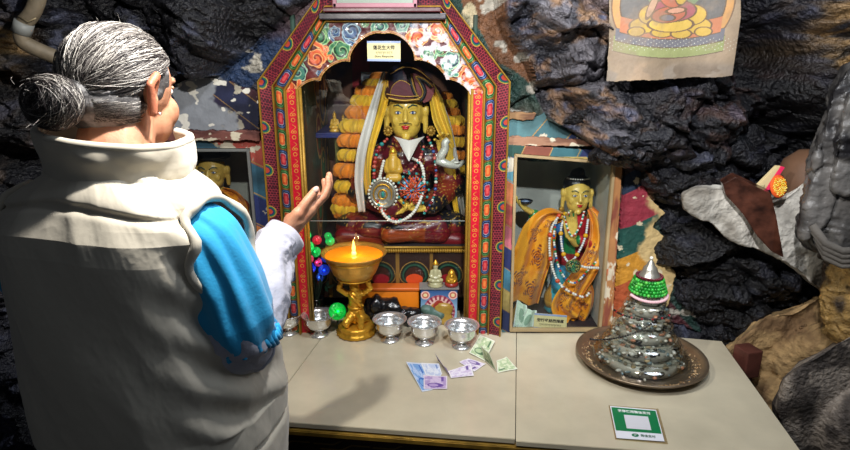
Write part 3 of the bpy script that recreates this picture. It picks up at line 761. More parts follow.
# top ledge: dark slab across and framed board above it
MB().box((AX, YW-.016, ZC+.092), (.36, .05, .018), None, .003).build('dark_ledge', mat('dark_blue_lacquer', '#241c26', .35, 0, .3, 40, .3), altar)
MB().box((AX, YW-.024, ZC+.108), (.33, .07, .012), None, .003).build('upper_ledge', mat('dark_red_lacquer', '#481a20', .35, 0, .3, 40, .3), altar)
t = thing('framed_board', (at(375, 0, 1.77)[0], 1.77, ZC+.115), 'pale green board in a pink frame standing on top of the shrine', 'board')
fx = t.location.x; fz = t.location.z; hw = .118
MB().box((fx, 1.772, fz+.09), (hw*2-.012, .008, .17), None).build('board', mat('pale_green_board', '#7f8c80', .5, 0, .2, 40, .15), t)
mb = MB(); mb.box((fx, 1.768, fz+.006), (hw*2, .018, .012), None, .002); mb.box((fx, 1.768, fz+.18), (hw*2, .018, .012), None, .002)
for s in (-1, 1): mb.box((fx+s*(hw-.005), 1.768, fz+.093), (.011, .018, .186), None, .002)
mb.build('frame', mat('dusty_pink_frame', '#9a6672', .5, 0, .3, 60, .2), t)

# case interior: side walls with old paintings, back, roof, shelves
YB = 2.34
def mural(u, z, seed=1, dark=1.):
    C = np.zeros(u.shape+(3,))+C3('#2c2a24'); n = fbm(u*7, z*7, 0, 4, seed)
    C = mix(C, C3('#4a2a1e')+C*0, sm(.45, .6, n)); C = mix(C, C3('#20332c')+C*0, sm(.5, .62, fbm(u*11, z*9, 0, 3, seed+5)))
    rr = random.Random(seed)
    for k in range(16):
        cu = rr.uniform(u.min(), u.max()); cz = rr.uniform(z.min(), z.max()); r = rr.uniform(.03, .07)
        d = np.hypot(u-cu, (z-cz)*.7)
        C[np.abs(d-r) < .004] = C3('#8a6a36'); C[d < r-.006] = C3(rr.choice(['#234a34', '#5b241c', '#2d2f3c', '#3c2418']))
        C[np.hypot(u-cu, (z-cz+r*.3)*.8) < r*.5] = C3(rr.choice(['#7a3a24', '#2f5a3c', '#6b5430'])); C[np.hypot(u-cu, z-cz-r*.45) < r*.25] = C3('#9a7a4a')
    return np.clip(C*2.2, 0, .8)
for s in (-1, 1):
    xw = AX+s*.262
    grid('painted_side', PAINTM, altar, np.arange(YW+.02, YB, .003), np.arange(ZT, ZC+.10, .003), lambda Y, Z: (xw+0*Y, Y, Z), lambda Y, Z: mural(Y, Z, 3+s), thick=(s*.012, 0, 0))
def back_col(X, Z):
    C = np.zeros(X.shape+(3,))+C3('#3a2a36'); C = mix(C, C3('#5a3a2c')+C*0, sm(.45, .62, fbm(X*8, Z*8, 0, 3, 8))); C[(X > AX-.16) & (X < AX-.09)] = C3('#7a1a20'); return C*2.
grid('painted_back', PAINTM, altar, np.arange(AX-.262, AX+.262, .004), np.arange(ZT, ZC+.16, .004), lambda X, Z: (X, YB+0*X, Z), back_col, thick=(0, .012, 0))
MB().box((AX, (YW+YB)/2+.012, ZC+.165), (.54, YB-YW-.0, .012)).build('case_roof', mat('old_dark_board', '#2a2024', .8), altar)
# side shelf (blue) with three gilded figures
zsf = at(340, 131, 2.12)[2]; xl = at(328, 131, 2.12)[0]; xr_ = at(358, 131, 2.12)[0]
MB().box(((xl+xr_)/2-.03, 2.20, zsf-.009), (xr_-xl+.06, .26, .018), None, .002).build('blue_shelf', mat('blue_paint', '#1c2a6b', .45, 0, .2, 60, .15), altar)
for px in (337, 352):
    q = at(px, 150, 2.10); MB().box((q[0], 2.11, q[2]-.05), (.014, .014, .28)).build('shelf_post', mat('olive_yellow_paint', '#6d6a2c', .5, 0, .2, 60, .2), altar)
# plinth for the statue: lotus frieze in front, cloth on top
zP = at(400, 249, 1.93)[2]; YP = 1.93
def frieze(X, Z):
    C = np.zeros(X.shape+(3,))+C3('#2a1712'); per = .118; u = ((X-(AX+.024)) % per)-per/2; i = ((X-(AX+.024))//per).astype(int)
    zc_ = ZT+(zP-ZT)*.60; d = np.hypot(u/.9, np.where(Z > zc_, (Z-zc_)*1.05, (Z-zc_)*1.6))
    C[d < .058] = C3('#8d6f35'); C[d < .055] = C3('#0d1f18'); C[d < .047] = C3('#1f4a38'); C[d < .041] = C3('#0c130f'); C[(d < .035)] = C3('#3a1a10')
    m = np.hypot(u/1.1, (Z-zc_+.012)*1.35) < .027; C[m & (i % 2 == 0)] = C3('#c8481c'); C[m & (i % 2 != 0)] = C3('#8d1624')
    C[np.abs(np.abs(u)-per/2) < .006] = C3('#7a5a26'); C[Z > zP-.012] = C3('#6a4a1c'); return C
grid('lotus_frieze', PAINT, altar, np.arange(AX-.258, AX+.258, .0016), np.arange(ZT+.07, zP, .0016), lambda X, Z: (X, YP+0*X, Z), frieze, thick=(0, .02, 0))
MB().box((AX, (YP+YB)/2+.01, zP+.004), (.516, YB-YP, .012)).build('plinth_top', mat('old_dark_board'), altar)
mb = MB()
for k in range(64):
    x = AX-.255+.51*k/63; mb.ball((x, YP-.008, zP-.004), (.0052, .006, .0075), 7)
mb.tube([(AX-.257, YP-.006, zP+.008), (AX+.257, YP-.006, zP+.008)], .0045, 8)
mb.build('gilt_fringe', GOLDP, altar, smooth=True)
# inner low step on which the small figures stand
zS = at(440, 286, 1.90)[2]
# glass front in two panes
gz = at(400, 221, YW+.03)[2]
GL = glass_mat('shrine_glass', (.93, .95, .95), .02)
zg_b = at(300, 284, YW+.03)[2]
MB().box((AX, YW+.032, (gz+ZC+.1)/2), (.505, .004, ZC+.1-gz)).build('glass_pane', GL, altar)
MB().box((AX, YW+.037, gz-.045), (.505, .004, .09)).build('glass_pane', GL, altar)
MB().tube([(AX-.25, YW+.031, gz), (AX+.25, YW+.031, gz)], .0012, 6).build('glass_edge', mat('glass_edge', '#b9c4bd', .1, 0, spec=1.), altar)
# name card on the arch
def card(name, label, TL, TR, BR_, BL_, Y, lines, widths, sizes, zfr, thick=.0018):
    A = [V(at(*p, Y)) for p in (TL, TR, BR_, BL_)]
    ctr = (A[0]+A[1]+A[2]+A[3])/4; t = thing(name, (ctr.x, ctr.y, A[2].z), label, 'sign')
    MB().prism(A, (0, thick, 0)).build('card_face', mat('cream_card', '#cfc692', .6), t)
    w = (A[1]-A[0]); h = (A[3]-A[0])
    mb = MB()
    for a0, a1 in ((0, .11), (.89, 1)):
        mb.prism([A[0]+h*a0+V(0, -.0006, 0), A[1]+(A[2]-A[1])*a0+V(0, -.0006, 0), A[1]+(A[2]-A[1])*a1+V(0, -.0006, 0), A[0]+h*a1+V(0, -.0006, 0)], (0, .0005, 0))
    mb.build('blue_band', mat('blue_band', '#8e9fc8', .5), t)
    ang = math.atan2(w.z, w.x); R = Matrix.Rotation(-ang, 3, 'Y') @ RF
    for ln, wd_, sz, zf in zip(lines, widths, sizes, zfr):
        p = A[0]+w*.5+h*zf+V(0, -.0008, 0)
        if ln == 'TIB':   # a line of head-stroked Tibetan letters drawn as strokes
            mb = MB(); rr = random.Random(3); n = int(wd_/(sz*.62)); u = w.normalized(); dn = h.normalized()
            for k in range(n):
                b0 = p+u*((k-(n-1)/2)*sz*.62)-dn*sz*.4; s_ = sz*.5
                def st(a, b): mb.prism([b0+u*a[0]*s_+dn*a[1]*s_, b0+u*b[0]*s_+dn*b[1]*s_, b0+u*(b[0]+.12)*s_+dn*(b[1]+.16)*s_, b0+u*(a[0]+.12)*s_+dn*(a[1]+.16)*s_], (0, .0003, 0))
                st((-.5, 0), (.45, 0)); st((.35, 0), (.35, 1.3 if k % 3 else 1.9))
                if k % 2: st((-.4, .1), (-.1, .7)); st((-.1, .7), (.3, .5))
                else: st((-.35, .2), (-.3, 1.0)); st((-.3, .9), (.0, .5))
                if k % 4 == 1: st((-.3, -.7), (.1, -.2))
            mb.build('script_line', mat('ink', '#15130f', .6), t)
        else: text('lettering', ln, p, sz, mat('ink', '#15130f', .6), t, R, wd_)
    return t
card('name_card', 'cream card with blue bands and black writing hanging in the top of the arch', (367, 41), (400.5, 41), (400.5, 61.5), (367.5, 61), YW+.02,
     ['莲花生大师', 'TIB', 'Guru Rinpoche'], [.064, .05, .056], [.013, .010, .0075], [.34, .60, .77])

# ============================================================ RIGHT SHRINE
def shrine(name, label, outer, inner, Y, depth, colf, frame_name, fm_, back='#8d9088', roofdark=True, glass=True, slat=None, backn=3):
    """outer / inner: corner points (x,z) TL TR BR BL in the plane Y"""
    O = outer; I = inner; c = [(O[2][0]+O[3][0])/2, (O[2][1]+O[3][1])/2]
    t = thing(name, (c[0], Y, c[1]), label, 'shrine')
    poly = lambda X, Z: inpoly(X, Z, O) & ~inpoly(X, Z, I)
    x0 = min(p[0] for p in O); x1 = max(p[0] for p in O); z0 = min(p[1] for p in O); z1 = max(p[1] for p in O)
    grid('painted_surround', PAINTM, t, np.arange(x0, x1, .0016), np.arange(z0, z1+.0016, .0016), lambda X, Z: (X, Y+.006+0*X, Z), colf, mask=poly, thick=(0, .03, 0))
    mb = MB(); n = 4
    for i in range(4):
        a = V(I[i][0], Y-.002, I[i][1]); b = V(I[(i+1) % 4][0], Y-.002, I[(i+1) % 4][1]); cc = V((I[0][0]+I[2][0])/2, Y-.002, (I[0][1]+I[2][1])/2)
        k = .955; a2 = cc+(a-cc)*k; b2 = cc+(b-cc)*k
        # equal-width rails
        d = (b-a).normalized(); inw = V(-d.z, 0, d.x); inw = inw if inw.dot(cc-a) > 0 else -inw; w_ = .0085
        mb.prism([a-d*.0, b+d*.0, b+inw*w_-d*w_, a+inw*w_+d*w_], (0, .022, 0), .0012)
    mb.build('glass_frame', fm_, t)
    B = [V(I[i][0], Y+depth, I[i][1]) for i in range(4)]; A = [V(I[i][0], Y+.02, I[i][1]) for i in range(4)]
    bk = mat('case_back_'+name, back, .8, 0, .5, 30, .22, 10)
    mb = MB(); mb.prism(B, (0, .01, 0)); mb.build('case_back', bk, t)
    for i, j in ((1, 2), (3, 0)):
        o = V(.008 if i == 1 else -.008, 0, 0); MB().prism([A[i], A[j], B[j], B[i]], o).build('case_side', bk, t)
    mb = MB(); mb.prism([A[0], A[1], B[1], B[0]], (0, 0, .01)); mb.build('case_roof', mat('old_dark_board'), t)
    mb = MB(); mb.prism([A[3], A[2], B[2], B[3]], (0, 0, -.01)); mb.build('case_floor', mat('old_dark_board'), t)
    if glass:
        MB().prism([V(I[i][0], Y+.008, I[i][1]) for i in range(4)], (0, .003, 0)).build('glass_pane', GL, t)
    return t
YR = 1.79
q = lambda px, py, Y=YR: (at(px, py, Y)[0], at(px, py, Y)[2])
def stripes(cols, w, dx, dz, x0=0, z0=0):
    def f(X, Z):
        v = ((X-x0)*dx+(Z-z0)*dz)/w; i = np.floor(v+(fbm(X*6, Z*6, 0, 2, 4)-.5)*.25).astype(int) % len(cols); fr = v-np.floor(v)
        C = np.zeros(X.shape+(3,))
        for k, c in enumerate(cols): C[i == k] = C3(c)
        C[fr < .035] = C3('#b58a3c')
        n = fbm(X*30, Z*30, 0, 4, 12); C = mix(C, C3('#cfc5ac')+C*0, sm(.66, .70, n)); C = mix(C, C*.30, sm(.40, .68, fbm(X*9, Z*12, 0, 4, 15))*.75); g_ = C.mean(-1, keepdims=True); C = C*.82+g_*.18
        return C
    return f
colR0 = stripes(['#2f7f9a', '#1c2a66', '#c75c6e', '#a8392f', '#d3702c', '#4f9bb0', '#22356e', '#b9a24a'], .062, .55, .85, 0, ZC)
colR1 = stripes(['#2c6a74', '#1e2f66', '#8d3c48', '#25524a', '#8a4630'], .075, .86, -.35, .07, ZC)
def colR(X, Z):
    C = colR0(X, Z); top = Z > q(560, 157)[1]; C[top] = colR1(X, Z)[top]
    wood = (X > q(613, 160)[0]-.004-(q(613, 160)[1]-Z)*.055); 
    w = np.zeros(X.shape+(3,))+C3('#b07a4a'); w = mix(w, C3('#8a4a38')+w*0, sm(.45, .6, fbm(X*40, Z*8, 0, 4, 3))); w = mix(w, C3('#d8cbb0')+w*0, sm(.62, .68, fbm(X*40, Z*20, 0, 4, 9)))
    w = mix(w, C3('#d0622a')+w*0, sm(.55, .6, fbm(X*9, Z*9, 0, 3, 19))*(Z < q(0, 270)[1]))
    C[wood & ~top] = w[wood & ~top]; return C
bz = ZT+.0025
Oo = [q(508, 145), q(624, 153), (q(611, 335)[0]+.004, bz), (q(502, 335)[0], bz)]
Ii = [q(514.5, 154), q(616, 162), (q(601, 334)[0], bz+.004), (q(509.5, 334)[0], bz+.004)]
rsh = shrine('glass_shrine', 'glass-fronted shrine box with orange, blue and pink painted surround at the right', Oo, Ii, YR, .285, colR, 'x', mat('tan_frame', '#a8926c', .6, 0, .4, 60, .3), back='#b4b6ad')
# weathered planks and painted bands above it
def plank(name, label, pts, Y, th, colf, m=PAINTM):
    P = [at(*p, Y) for p in pts]; pl = [(p[0], p[2]) for p in P]; x0 = min(p[0] for p in pl); x1 = max(p[0] for p in pl); z0 = min(p[1] for p in pl); z1 = max(p[1] for p in pl)
    o = grid(name, m, None, np.arange(x0-.002, x1+.002, .0016), np.arange(z0-.002, z1+.002, .0016), lambda X, Z: (X, Y-.004*fbm(X*30, Z*30, 0, 3, 7), Z), colf,
             mask=lambda X, Z: inpoly(X+(fbm(X*60, Z*60, 0, 3, 5)-.5)*.012, Z+(fbm(X*60, Z*60, 0, 3, 25)-.5)*.012, pl), thick=(0, th, 0), origin=((x0+x1)/2, Y, z0))
    return tag(o, label, 'plank' if 'plank' in name else 'mural')
woodc = lambda a, b, s: (lambda X, Z: mix(mix(np.zeros(X.shape+(3,))+C3(a), np.zeros(X.shape+(3,))+C3(b), sm(.4, .62, fbm(X*12, Z*70, 0, 4, s))), np.zeros(X.shape+(3,))+C3('#d8cdb4'), sm(.63, .68, fbm(X*26, Z*50, 0, 4, s+4))))
plank('wooden_plank', 'thin bare wooden plank above the painted band right of the arch', [(506, 111), (537, 113), (534, 120), (506, 120)], 1.815, .03, woodc('#9a7650', '#6b4a35', 2))
plank('wooden_plank', 'long worn pinkish plank just above the right glass shrine', [(505, 136), (590, 140), (592, 147), (505, 145)], 1.805, .03, woodc('#a57c62', '#7a5442', 3))
plank('painted_mural', 'blue and teal flaking painted band between the two planks', [(506, 120), (536, 117), (548, 112), (560, 124), (572, 134), (585, 141), (505, 137)], 1.825, .02,
      stripes(['#3d6f78', '#2a3f72', '#4b3a3e', '#b0623a', '#4d8288'], .07, .62, -.5, -.03, ZC))
def colC(X, Z):
    zz = Z; C = np.zeros(X.shape+(3,))+C3('#b0552f'); n = (fbm(X*12, Z*12, 0, 3, 9)-.5)*.05
    def zp(py): return at(630, py, 1.80)[2]
    sl_ = (X-at(625, 200, 1.8)[0])*.45
    v = Z-sl_+n*.5
    C[v > zp(290)] = C3('#c58a2c'); C[v > zp(262)] = C3('#1f4f46'); C[v > zp(232)] = C3('#93303f'); C[v > zp(196)] = C3('#1f2f45'); C[v > zp(178)] = C3('#3a2c2c')
    e = fbm(X*18, Z*18, 0, 4, 29); C = mix(C, C3('#cdb27c')+C*0, sm(.0, .03, X-at(648, 200, 1.8)[0]-(e-.5)*.16+np.sin(Z*40)*.006))
    return mix(C, C3('#d8caa8')+C*0, sm(.66, .70, fbm(X*36, Z*36, 0, 4, 39)))
plank('painted_mural', 'red, green and yellow flaking painted plaster between shrine and black rock', [(625, 160), (640, 172), (648, 196), (665, 212), (652, 226), (668, 240), (676, 250), (664, 262), (676, 272), (670, 300), (650, 345), (611, 345)], 1.825, .05, colC,
      mat('flaking_plaster', attr=True, rough=.7, bump=.9, bscale=60, var=.2, vscale=40, bdist=.006))

# ============================================================ LEFT SHRINE
YL = 1.80
ql = lambda px, py: (at(px, py, YL)[0], at(px, py, YL)[2])
xl0 = ql(120, 200)[0]
colL = stripes(['#1f5a4a', '#d37a24', '#1c2f72', '#2a6a86', '#b5402f'], .09, .45, .9, 0, ZC)
Ol = [(xl0-.02, ql(0, 141)[1]), (AX-.372, ql(0, 141)[1]), (AX-.372, bz), (xl0-.02, bz)]
Il = [(xl0, ql(0, 149)[1]), ql(249, 149), (ql(249, 149)[0]+.002, bz+.05), (xl0, bz+.05)]
lsh = shrine('glass_shrine', 'smaller glass shrine box with grey frame behind the woman at the left', Ol, Il, YL, .24, colL, 'x', mat('grey_frame', '#8d8f8c', .4, .3, .2, 60, .2), back='#1d1a1c')
plank('wooden_plank', 'reddish worn plank across the top of the left shrine box', [(160, 130), (259, 131), (259, 141), (160, 141)], 1.79, .03, woodc('#7a4a42', '#5a3430', 6))
plank('painted_mural', 'dark flaking striped mural with white chips above the left shrine', [(172, 84), (200, 76), (232, 82), (258, 92), (259, 131), (172, 130)], 1.82, .02,
      lambda X, Z: mix(mix(stripes(['#232a52', '#4a2230', '#2a4a44', '#30264a'], .06, .6, .75, 0, ZC)(X, Z), C3('#8d9198')+np.zeros(X.shape+(3,)), sm(.42, .5, fbm(X*12, Z*12, 0, 4, 44)-.25*sm(at(200, 90, 1.8)[0], at(235, 90, 1.8)[0], X)+.03)), C3('#e8e4d8')+np.zeros(X.shape+(3,)), sm(.68, .70, fbm(X*26, Z*40, 0, 3, 64))))

# ============================================================ HANGING PAINTING
YT = 1.585
def qt(px, py): a = at(px, py, YT); return (a[0], a[2])
TP = [qt(611, -70), qt(740, -70), qt(739, 40), qt(734, 75), qt(724, 77), qt(640, 80.5), qt(607, 82), qt(609, 40)]
def thangka(X, Z):
    C = np.zeros(X.shape+(3,))+C3('#8f7d68'); n = fbm(X*10, Z*10, 0, 4, 5); C = mix(C, C3('#6e604f')+C*0, sm(.4, .7, n))
    PX = 1/ (abs(qt(700, 20)[0]-qt(600, 20)[0])/100)
    cx, cz = qt(671, 19); u = (X-cx)*PX; v = (Z-cz)*PX*1.0
    # halo / sky ring
    h = np.hypot(u/60, (v-16)/54); m = h < 1.0
    C[m & (v > -30)] = C3('#b88446'); C[(h < .86)] = C3('#3c4650'); C[np.abs(h-.86) < .012] = C3('#3a2a20'); C[np.abs(h-1) < .012] = C3('#5a4030')
    h2 = np.hypot(u/34, (v-40)/34); C[h2 < 1] = C3('#5b7a5a'); C[(h2 < .8)] = C3('#31503e')
    # tiers of the seat
    def band(top_, bot, half, c):
        y = -v; k = (u/half)**2; mm = (np.abs(u) < half) & (y > top_-k*7+6-6) & (y < bot-k*7) ; C[mm] = C3(c)
        C[mm & ((np.abs(y-(bot-k*7)) < .9) | (np.abs(y-(top_-k*7)) < .6))] = C3('#3a3028')
    band(22, 38, 55, '#7b8a52'); band(15, 28, 54, '#4a5568'); band(4, 20, 50, '#b0633f')
    # robe folds (yellow), red robe, lap, arms
    def el(cx_, cy_, a, b, c, rim='#4a3020', rot=0):
        ca, sa = math.cos(rot), math.sin(rot); uu = (u-cx_)*ca+(v-cy_)*sa; vv = -(u-cx_)*sa+(v-cy_)*ca
        d = np.hypot(uu/a, vv/b); C[d < 1] = C3(rim); C[d < 1-.9/min(a, b)] = C3(c)
    for cx_, cy_, a, b in ((-26, -6, 16, 8), (26, -6, 16, 8), (-34, -12, 9, 5), (34, -12, 9, 5), (-8, -13, 13, 5), (12, -14, 12, 5), (-20, 4, 14, 10), (22, 4, 14, 10)): el(cx_, cy_, a, b, '#b8962e')
    el(0, -5, 25, 8, '#c2a13a'); el(0, 8, 26, 11, '#8d3c50'); el(-3, 4, 19, 8, '#a8523c', rot=.1); el(4, 8, 12, 3.2, '#c08a72', rot=.1); el(-4, 1, 9, 3.5, '#5a5a68')
    el(-21, 12, 4, 14, '#b08a70', rot=-.35); el(0, 30, 18, 20, '#a8523c'); el(8, 30, 9, 18, '#b8962e'); el(0, 58, 8, 10, '#c0a07a')
    dots = (np.sin(u*1.1)*np.sin(v*1.5+u*.3) > .86) & (v < -18) & (v > -30); C[dots] = C3('#c9cdbf')
    # water stain along the foot
    s_ = fbm(X*9, Z*14, 0, 4, 71); foot = sm(-38, -50, v)
    C = mix(C, C3('#77716b')+C*0, sm(.50, .56, s_)*foot*.8); C = mix(C, C3('#4f4238')+C*0, sm(.60, .63, s_)*foot*.8); C = mix(C, C3('#b8997a')+C*0, sm(.35, .3, s_)*foot*.6)
    C = mix(C, C3('#84745f')+C*0, .34+0*X)
    return mix(C, C3('#7d6d5c')+C*0, sm(.45, .7, fbm(X*30, Z*30, 0, 4, 55))*.5)
tk = grid('hanging_painting', mat('old_painted_canvas', attr=True, rough=.6, bump=.5, bscale=120, var=.12, vscale=30), None, np.arange(qt(605, 0)[0], qt(742, 0)[0], .0011), np.arange(qt(0, 84)[1], qt(0, -68)[1], .0011),
     lambda X, Z: (X, YT+.006*np.sin(X*30)+.010*(fbm(X*5, Z*3, 0, 3, 3)-.5)+.0*Z, Z), thangka, mask=lambda X, Z: inpoly(X+(fbm(X*40, Z*40, 0, 2, 3)-.5)*.004, Z+(fbm(X*60, Z*60, 0, 3, 1)-.5)*.007, TP), thick=(0, .0015, 0), origin=(qt(672, 0)[0], YT, qt(0, 82)[1]))
tag(tk, 'old scroll painting of a seated figure hanging on the black rock', 'painting')
# ============================================================ MAIN STATUE
YS = 2.07; K = .0035
def s(px, py, dy=0.): return at(px, py, YS+dy)
def face_elems(c, w, h, d, fwd=V(0, -1, 0)):
    """a calm statue face around centre c: skull, jaw, nose, lips, brows, ears"""
    c = V(c); side = V(-fwd.y, fwd.x, 0) if abs(fwd.z) < .9 else V(1, 0, 0); side = V(1, 0, 0) if fwd.y < -.9 else side; up = V(0, 0, 1)
    g = lambda x, f, z: tuple(c+side*x*w+fwd*f*d+up*z*h)
    E = [('e', g(0, 0, .10), (w, d*.95, h*.80)), ('e', g(0, .16, -.38), (w*.82, d*.76, h*.52)), ('c', g(0, .93, .18), w*.10, g(0, 1.10, -.14), w*.15),
         ('e', g(0, .86, -.36), (w*.27, d*.16, h*.045)), ('e', g(0, .84, -.45), (w*.22, d*.17, h*.05)), ('e', g(0, .66, -.76), (w*.24, d*.26, h*.15))]
    for q_ in (-1, 1):
        E += [('c', g(q_*.16, .93, .26), w*.06, g(q_*.62, .76, .30), w*.05), ('e', g(q_*.50, .64, -.18), (w*.26, d*.2, h*.22)), ('e', g(q_*.40, .80, .10), (w*.19, d*.12, h*.07)),
              ('c', g(q_*1.08, .0, .15), w*.17, g(q_*1.10, .06, -.60), w*.15), ('e', g(q_*1.12, .04, .12), (w*.18, d*.26, h*.24))]
    return E
def face_paint(par, c, w, h, d):
    """eyes, brows and lips as shallow raised paint, each a part"""
    c = V(c); g = lambda x, f, z: c+V(x*w, -f*d, z*h)
    for q_ in (-1, 1):
        b = MB(); b.col('#f3ede0').ball(g(q_*.40, .905, .10), (w*.16, d*.05, h*.050), 10); b.col('#2a4a86').ball(g(q_*.40, .955, .10), (w*.065, d*.03, h*.045), 8)
        b.col('#171310').tube([g(q_*.22, .95, .115), g(q_*.40, .975, .165), g(q_*.58, .86, .12)], w*.018, 5); b.build('eye', BEAD, par, smooth=True)
        b = MB(); b.col('#1f5a5a').tube([g(q_*.14, 1.01, .27), g(q_*.38, .99, .38), g(q_*.64, .84, .33)], w*.030, 6); b.build('eyebrow', BEAD, par, smooth=True)
    b = MB(); b.col('#c2242a').ball(g(0, 1.005, -.365), (w*.24, d*.05, h*.035), 10); b.col('#c2242a').ball(g(0, 1.0, -.43), (w*.18, d*.05, h*.04), 10); b.build('lips', BEAD, par, smooth=True)

t = thing('seated_statue', (s(405, 240)[0], YS, zP+.01), 'large gilt-faced seated statue with winged dark hat and maroon robes in the central shrine', 'statue')
main_statue = t
hc = V(s(406, 114)); hw_, hh_ = .062, .098
blob('head', STAT, t, face_elems(hc, hw_, hh_, .062)+[('c', tuple(hc+V(0, .01, -.05)), .038, tuple(hc+V(0, .015, -.14)), .045)], .003, 4, lambda P: np.zeros((len(P), 3))+C3('#ddb84c'))
face_paint(t, hc, hw_, hh_, .062)
b = MB(); b.col('#1a1410').tube([hc+V(-.022, -.064, -.027), hc+V(-.008, -.070, -.024), hc+V(0, -.072, -.026), hc+V(.008, -.070, -.024), hc+V(.022, -.064, -.027)], .0014, 5)
b.build('moustache', BEAD, t, smooth=True)
# robe
sx = lambda px, py, r, dy=0.: ('e', s(px, py, dy), r)
E = [('c', s(404, 158), .085, s(404, 215), .115), ('c', s(372, 158), .05, s(438, 158), .05), ('c', s(372, 160), .048, s(358, 192, -.03), .045), ('c', s(358, 192, -.03), .045, s(392, 207, -.14), .035),
     ('c', s(440, 160), .048, s(452, 185, -.02), .045), ('c', s(452, 185, -.02), .042, s(432, 204, -.12), .034),
     ('c', s(400, 222, -.03), .06, s(352, 226, -.05), .055), ('c', s(405, 222, -.03), .06, s(452, 226, -.05), .055), ('c', s(366, 228, -.08), .042, s(440, 232, -.10), .038), ('c', s(440, 226, -.09), .04, s(390, 233, -.12), .035)]
def robe_col(P):
    x, y, z = P.T; C = np.zeros((len(P), 3))+C3('#5a1420'); n = fbm(x*9, y*9, z*9, 3, 6)
    C = mix(C, C3('#1c1c20')+C*0, sm(.50, .54, n)); C = mix(C, C3('#7a2a1a')+C*0, sm(.60, .63, fbm(x*13, y*13, z*13, 3, 16)))
    zz = (z-s(400, 228)[2])
    front = (np.abs(x-s(402, 0)[0]) < .075) & (zz < .04); C[front] = C3('#9a4218')
    g = np.abs(np.sin(n*60)) < .10; C[g] = C3('#b08a3a')
    lo = zz < .035; C[lo & ~front] = (C[lo & ~front]*.3+C3('#6d1018')*.8)
    return C
blob('robe', STAT, t, E, .0045, 5, robe_col, disp=lambda P, N: N*((fbm(P[:, 0]*14, P[:, 1]*10, P[:, 2]*30, 3, 9, ridged=True)-.5)*.008)[:, None])
# throne cushion
blob('cushion', SATIN, t, [('c', s(345, 240, -.02), .036, s(455, 243, -.02), .036), ('c', s(350, 238, .08), .05, s(455, 240, .08), .05), ('c', s(420, 236, -.09), .028, s(458, 240, -.09), .030), ('c', s(343, 236, -.09), .030, s(380, 238, -.09), .028)], .005, 5,
     lambda P: mix(np.zeros((len(P), 3))+C3('#6e1018'), np.zeros((len(P), 3))+C3('#2f4a26'), sm(.0, .012, .022-np.abs(P[:, 0]-s(430, 0)[0]))*(P[:, 2] < s(0, 236)[2])))
# hands in the lap, raised hand
def hand_elems(w, f, n, sc=1., curl_=.5, fan=.12, side=1):
    f = V(f).normalized(); n = (V(n)-f*V(n).dot(f)).normalized(); th = f.cross(n)*side; w = V(w); E = []
    k = sc
    spread = [(.030, .040, .024, .020, .0088), (.010, .044, .027, .021, .009), (-.010, .041, .025, .020, .0086), (-.029, .032, .019, .017, .0076)]
    for i, (o, l1, l2, l3, r) in enumerate(spread):
        base = w+f*(.088-.004*abs(i-1))*k+th*o*k
        E.append(('c', w+f*.012*k+th*o*.55*k, .0155*k, base, r*1.28*k))
        d = (f+th*(o*fan*18)).normalized(); ang = 0; p = base
        for l, c_ in ((l1, .55), (l2, .75), (l3, .5)):
            ang += curl_*c_*(1+.08*i); dd = d*math.cos(ang)+n*math.sin(ang); p2 = p+dd*l*k
            E.append(('c', p, r*k, p2, r*.9*k)); p = p2; r *= .92
    E.append(('c', w+f*.02*k, .019*k, w+f*.06*k-th*.008*k, .017*k))
    return E, th
E, _ = hand_elems(s(432, 205, -.12), (-1, -.25, -.05), (0, -.35, 1), .75, .55); 
E2, _ = hand_elems(s(380, 208, -.13), (1, -.2, -.05), (0, -.35, 1), .75, .5, side=-1)
E3, _ = hand_elems(s(447, 162, -.05), (-.15, -.2, 1), (-.3, -1, 0), .75, .55)
col1 = lambda h: (lambda P: np.zeros((len(P), 3))+C3(h))
blob('hands', STAT, t, E+E2, .003, 2, col1('#ddb84c')); 
t2 = blob('raised_hand', STAT, t, E3+[('c', s(447, 162, -.05), .018, s(452, 182, -.02), .028)], .003, 2, col1('#ddb84c'))
# hat: crown, arched front lappet, side flap rising to a peak, gilt edging
HAT = mat('hat_cloth', attr=True, rough=.55, bump=.3, bscale=120, var=.15, vscale=40)
hb = MB(); 
blob('hat_crown', HAT, t, [('e', s(405, 92, .0), (.075, .07, .045)), ('e', s(404, 80, .0), (.066, .06, .055)), ('c', s(417, 76, .0), .03, s(408, 70, .0), .026), ('c', s(420, 84, -.01), .03, s(436, 92, 0), .020), ('c', s(428, 96, .01), .02, s(434, 106, .01), .012)], .0035, 5,
     lambda P: mix(np.zeros((len(P), 3))+C3('#3c1a24'), np.zeros((len(P), 3))+C3('#1a1a2c'), sm(.45, .55, fbm(P[:, 0]*20, P[:, 1]*20, P[:, 2]*20, 2, 3))))
def curve_px(pts, dy, n=40): return [tuple(q_) for q_ in spline([s(x, y, dy) for x, y in pts], n)]
fl_ = curve_px([(390, 97), (392, 87), (400, 80.5), (409, 84), (415, 92), (416, 97)], -.072)
b = MB(); b.col('#5b1c28').prism(fl_+curve_px([(416, 98), (403, 99), (390, 97)], -.072, 8)[1:-1], (0, .012, 0), 0); 
b.build('hat_lappet', HAT, t)
b = MB(); b.prism(curve_px([(418, 97), (414, 80), (411, 73.5), (418, 75), (434, 86), (431, 99), (424, 103)], -.066, 30), (0, .03, 0)); b.col('#6b2226')
for v_ in b.bm.verts: v_[b.lay] = (*[float(x) for x in C3('#6b2226')], 1)
b.build('hat_flap', HAT, t)
b = MB(); b.tube(fl_, .0016, 6)
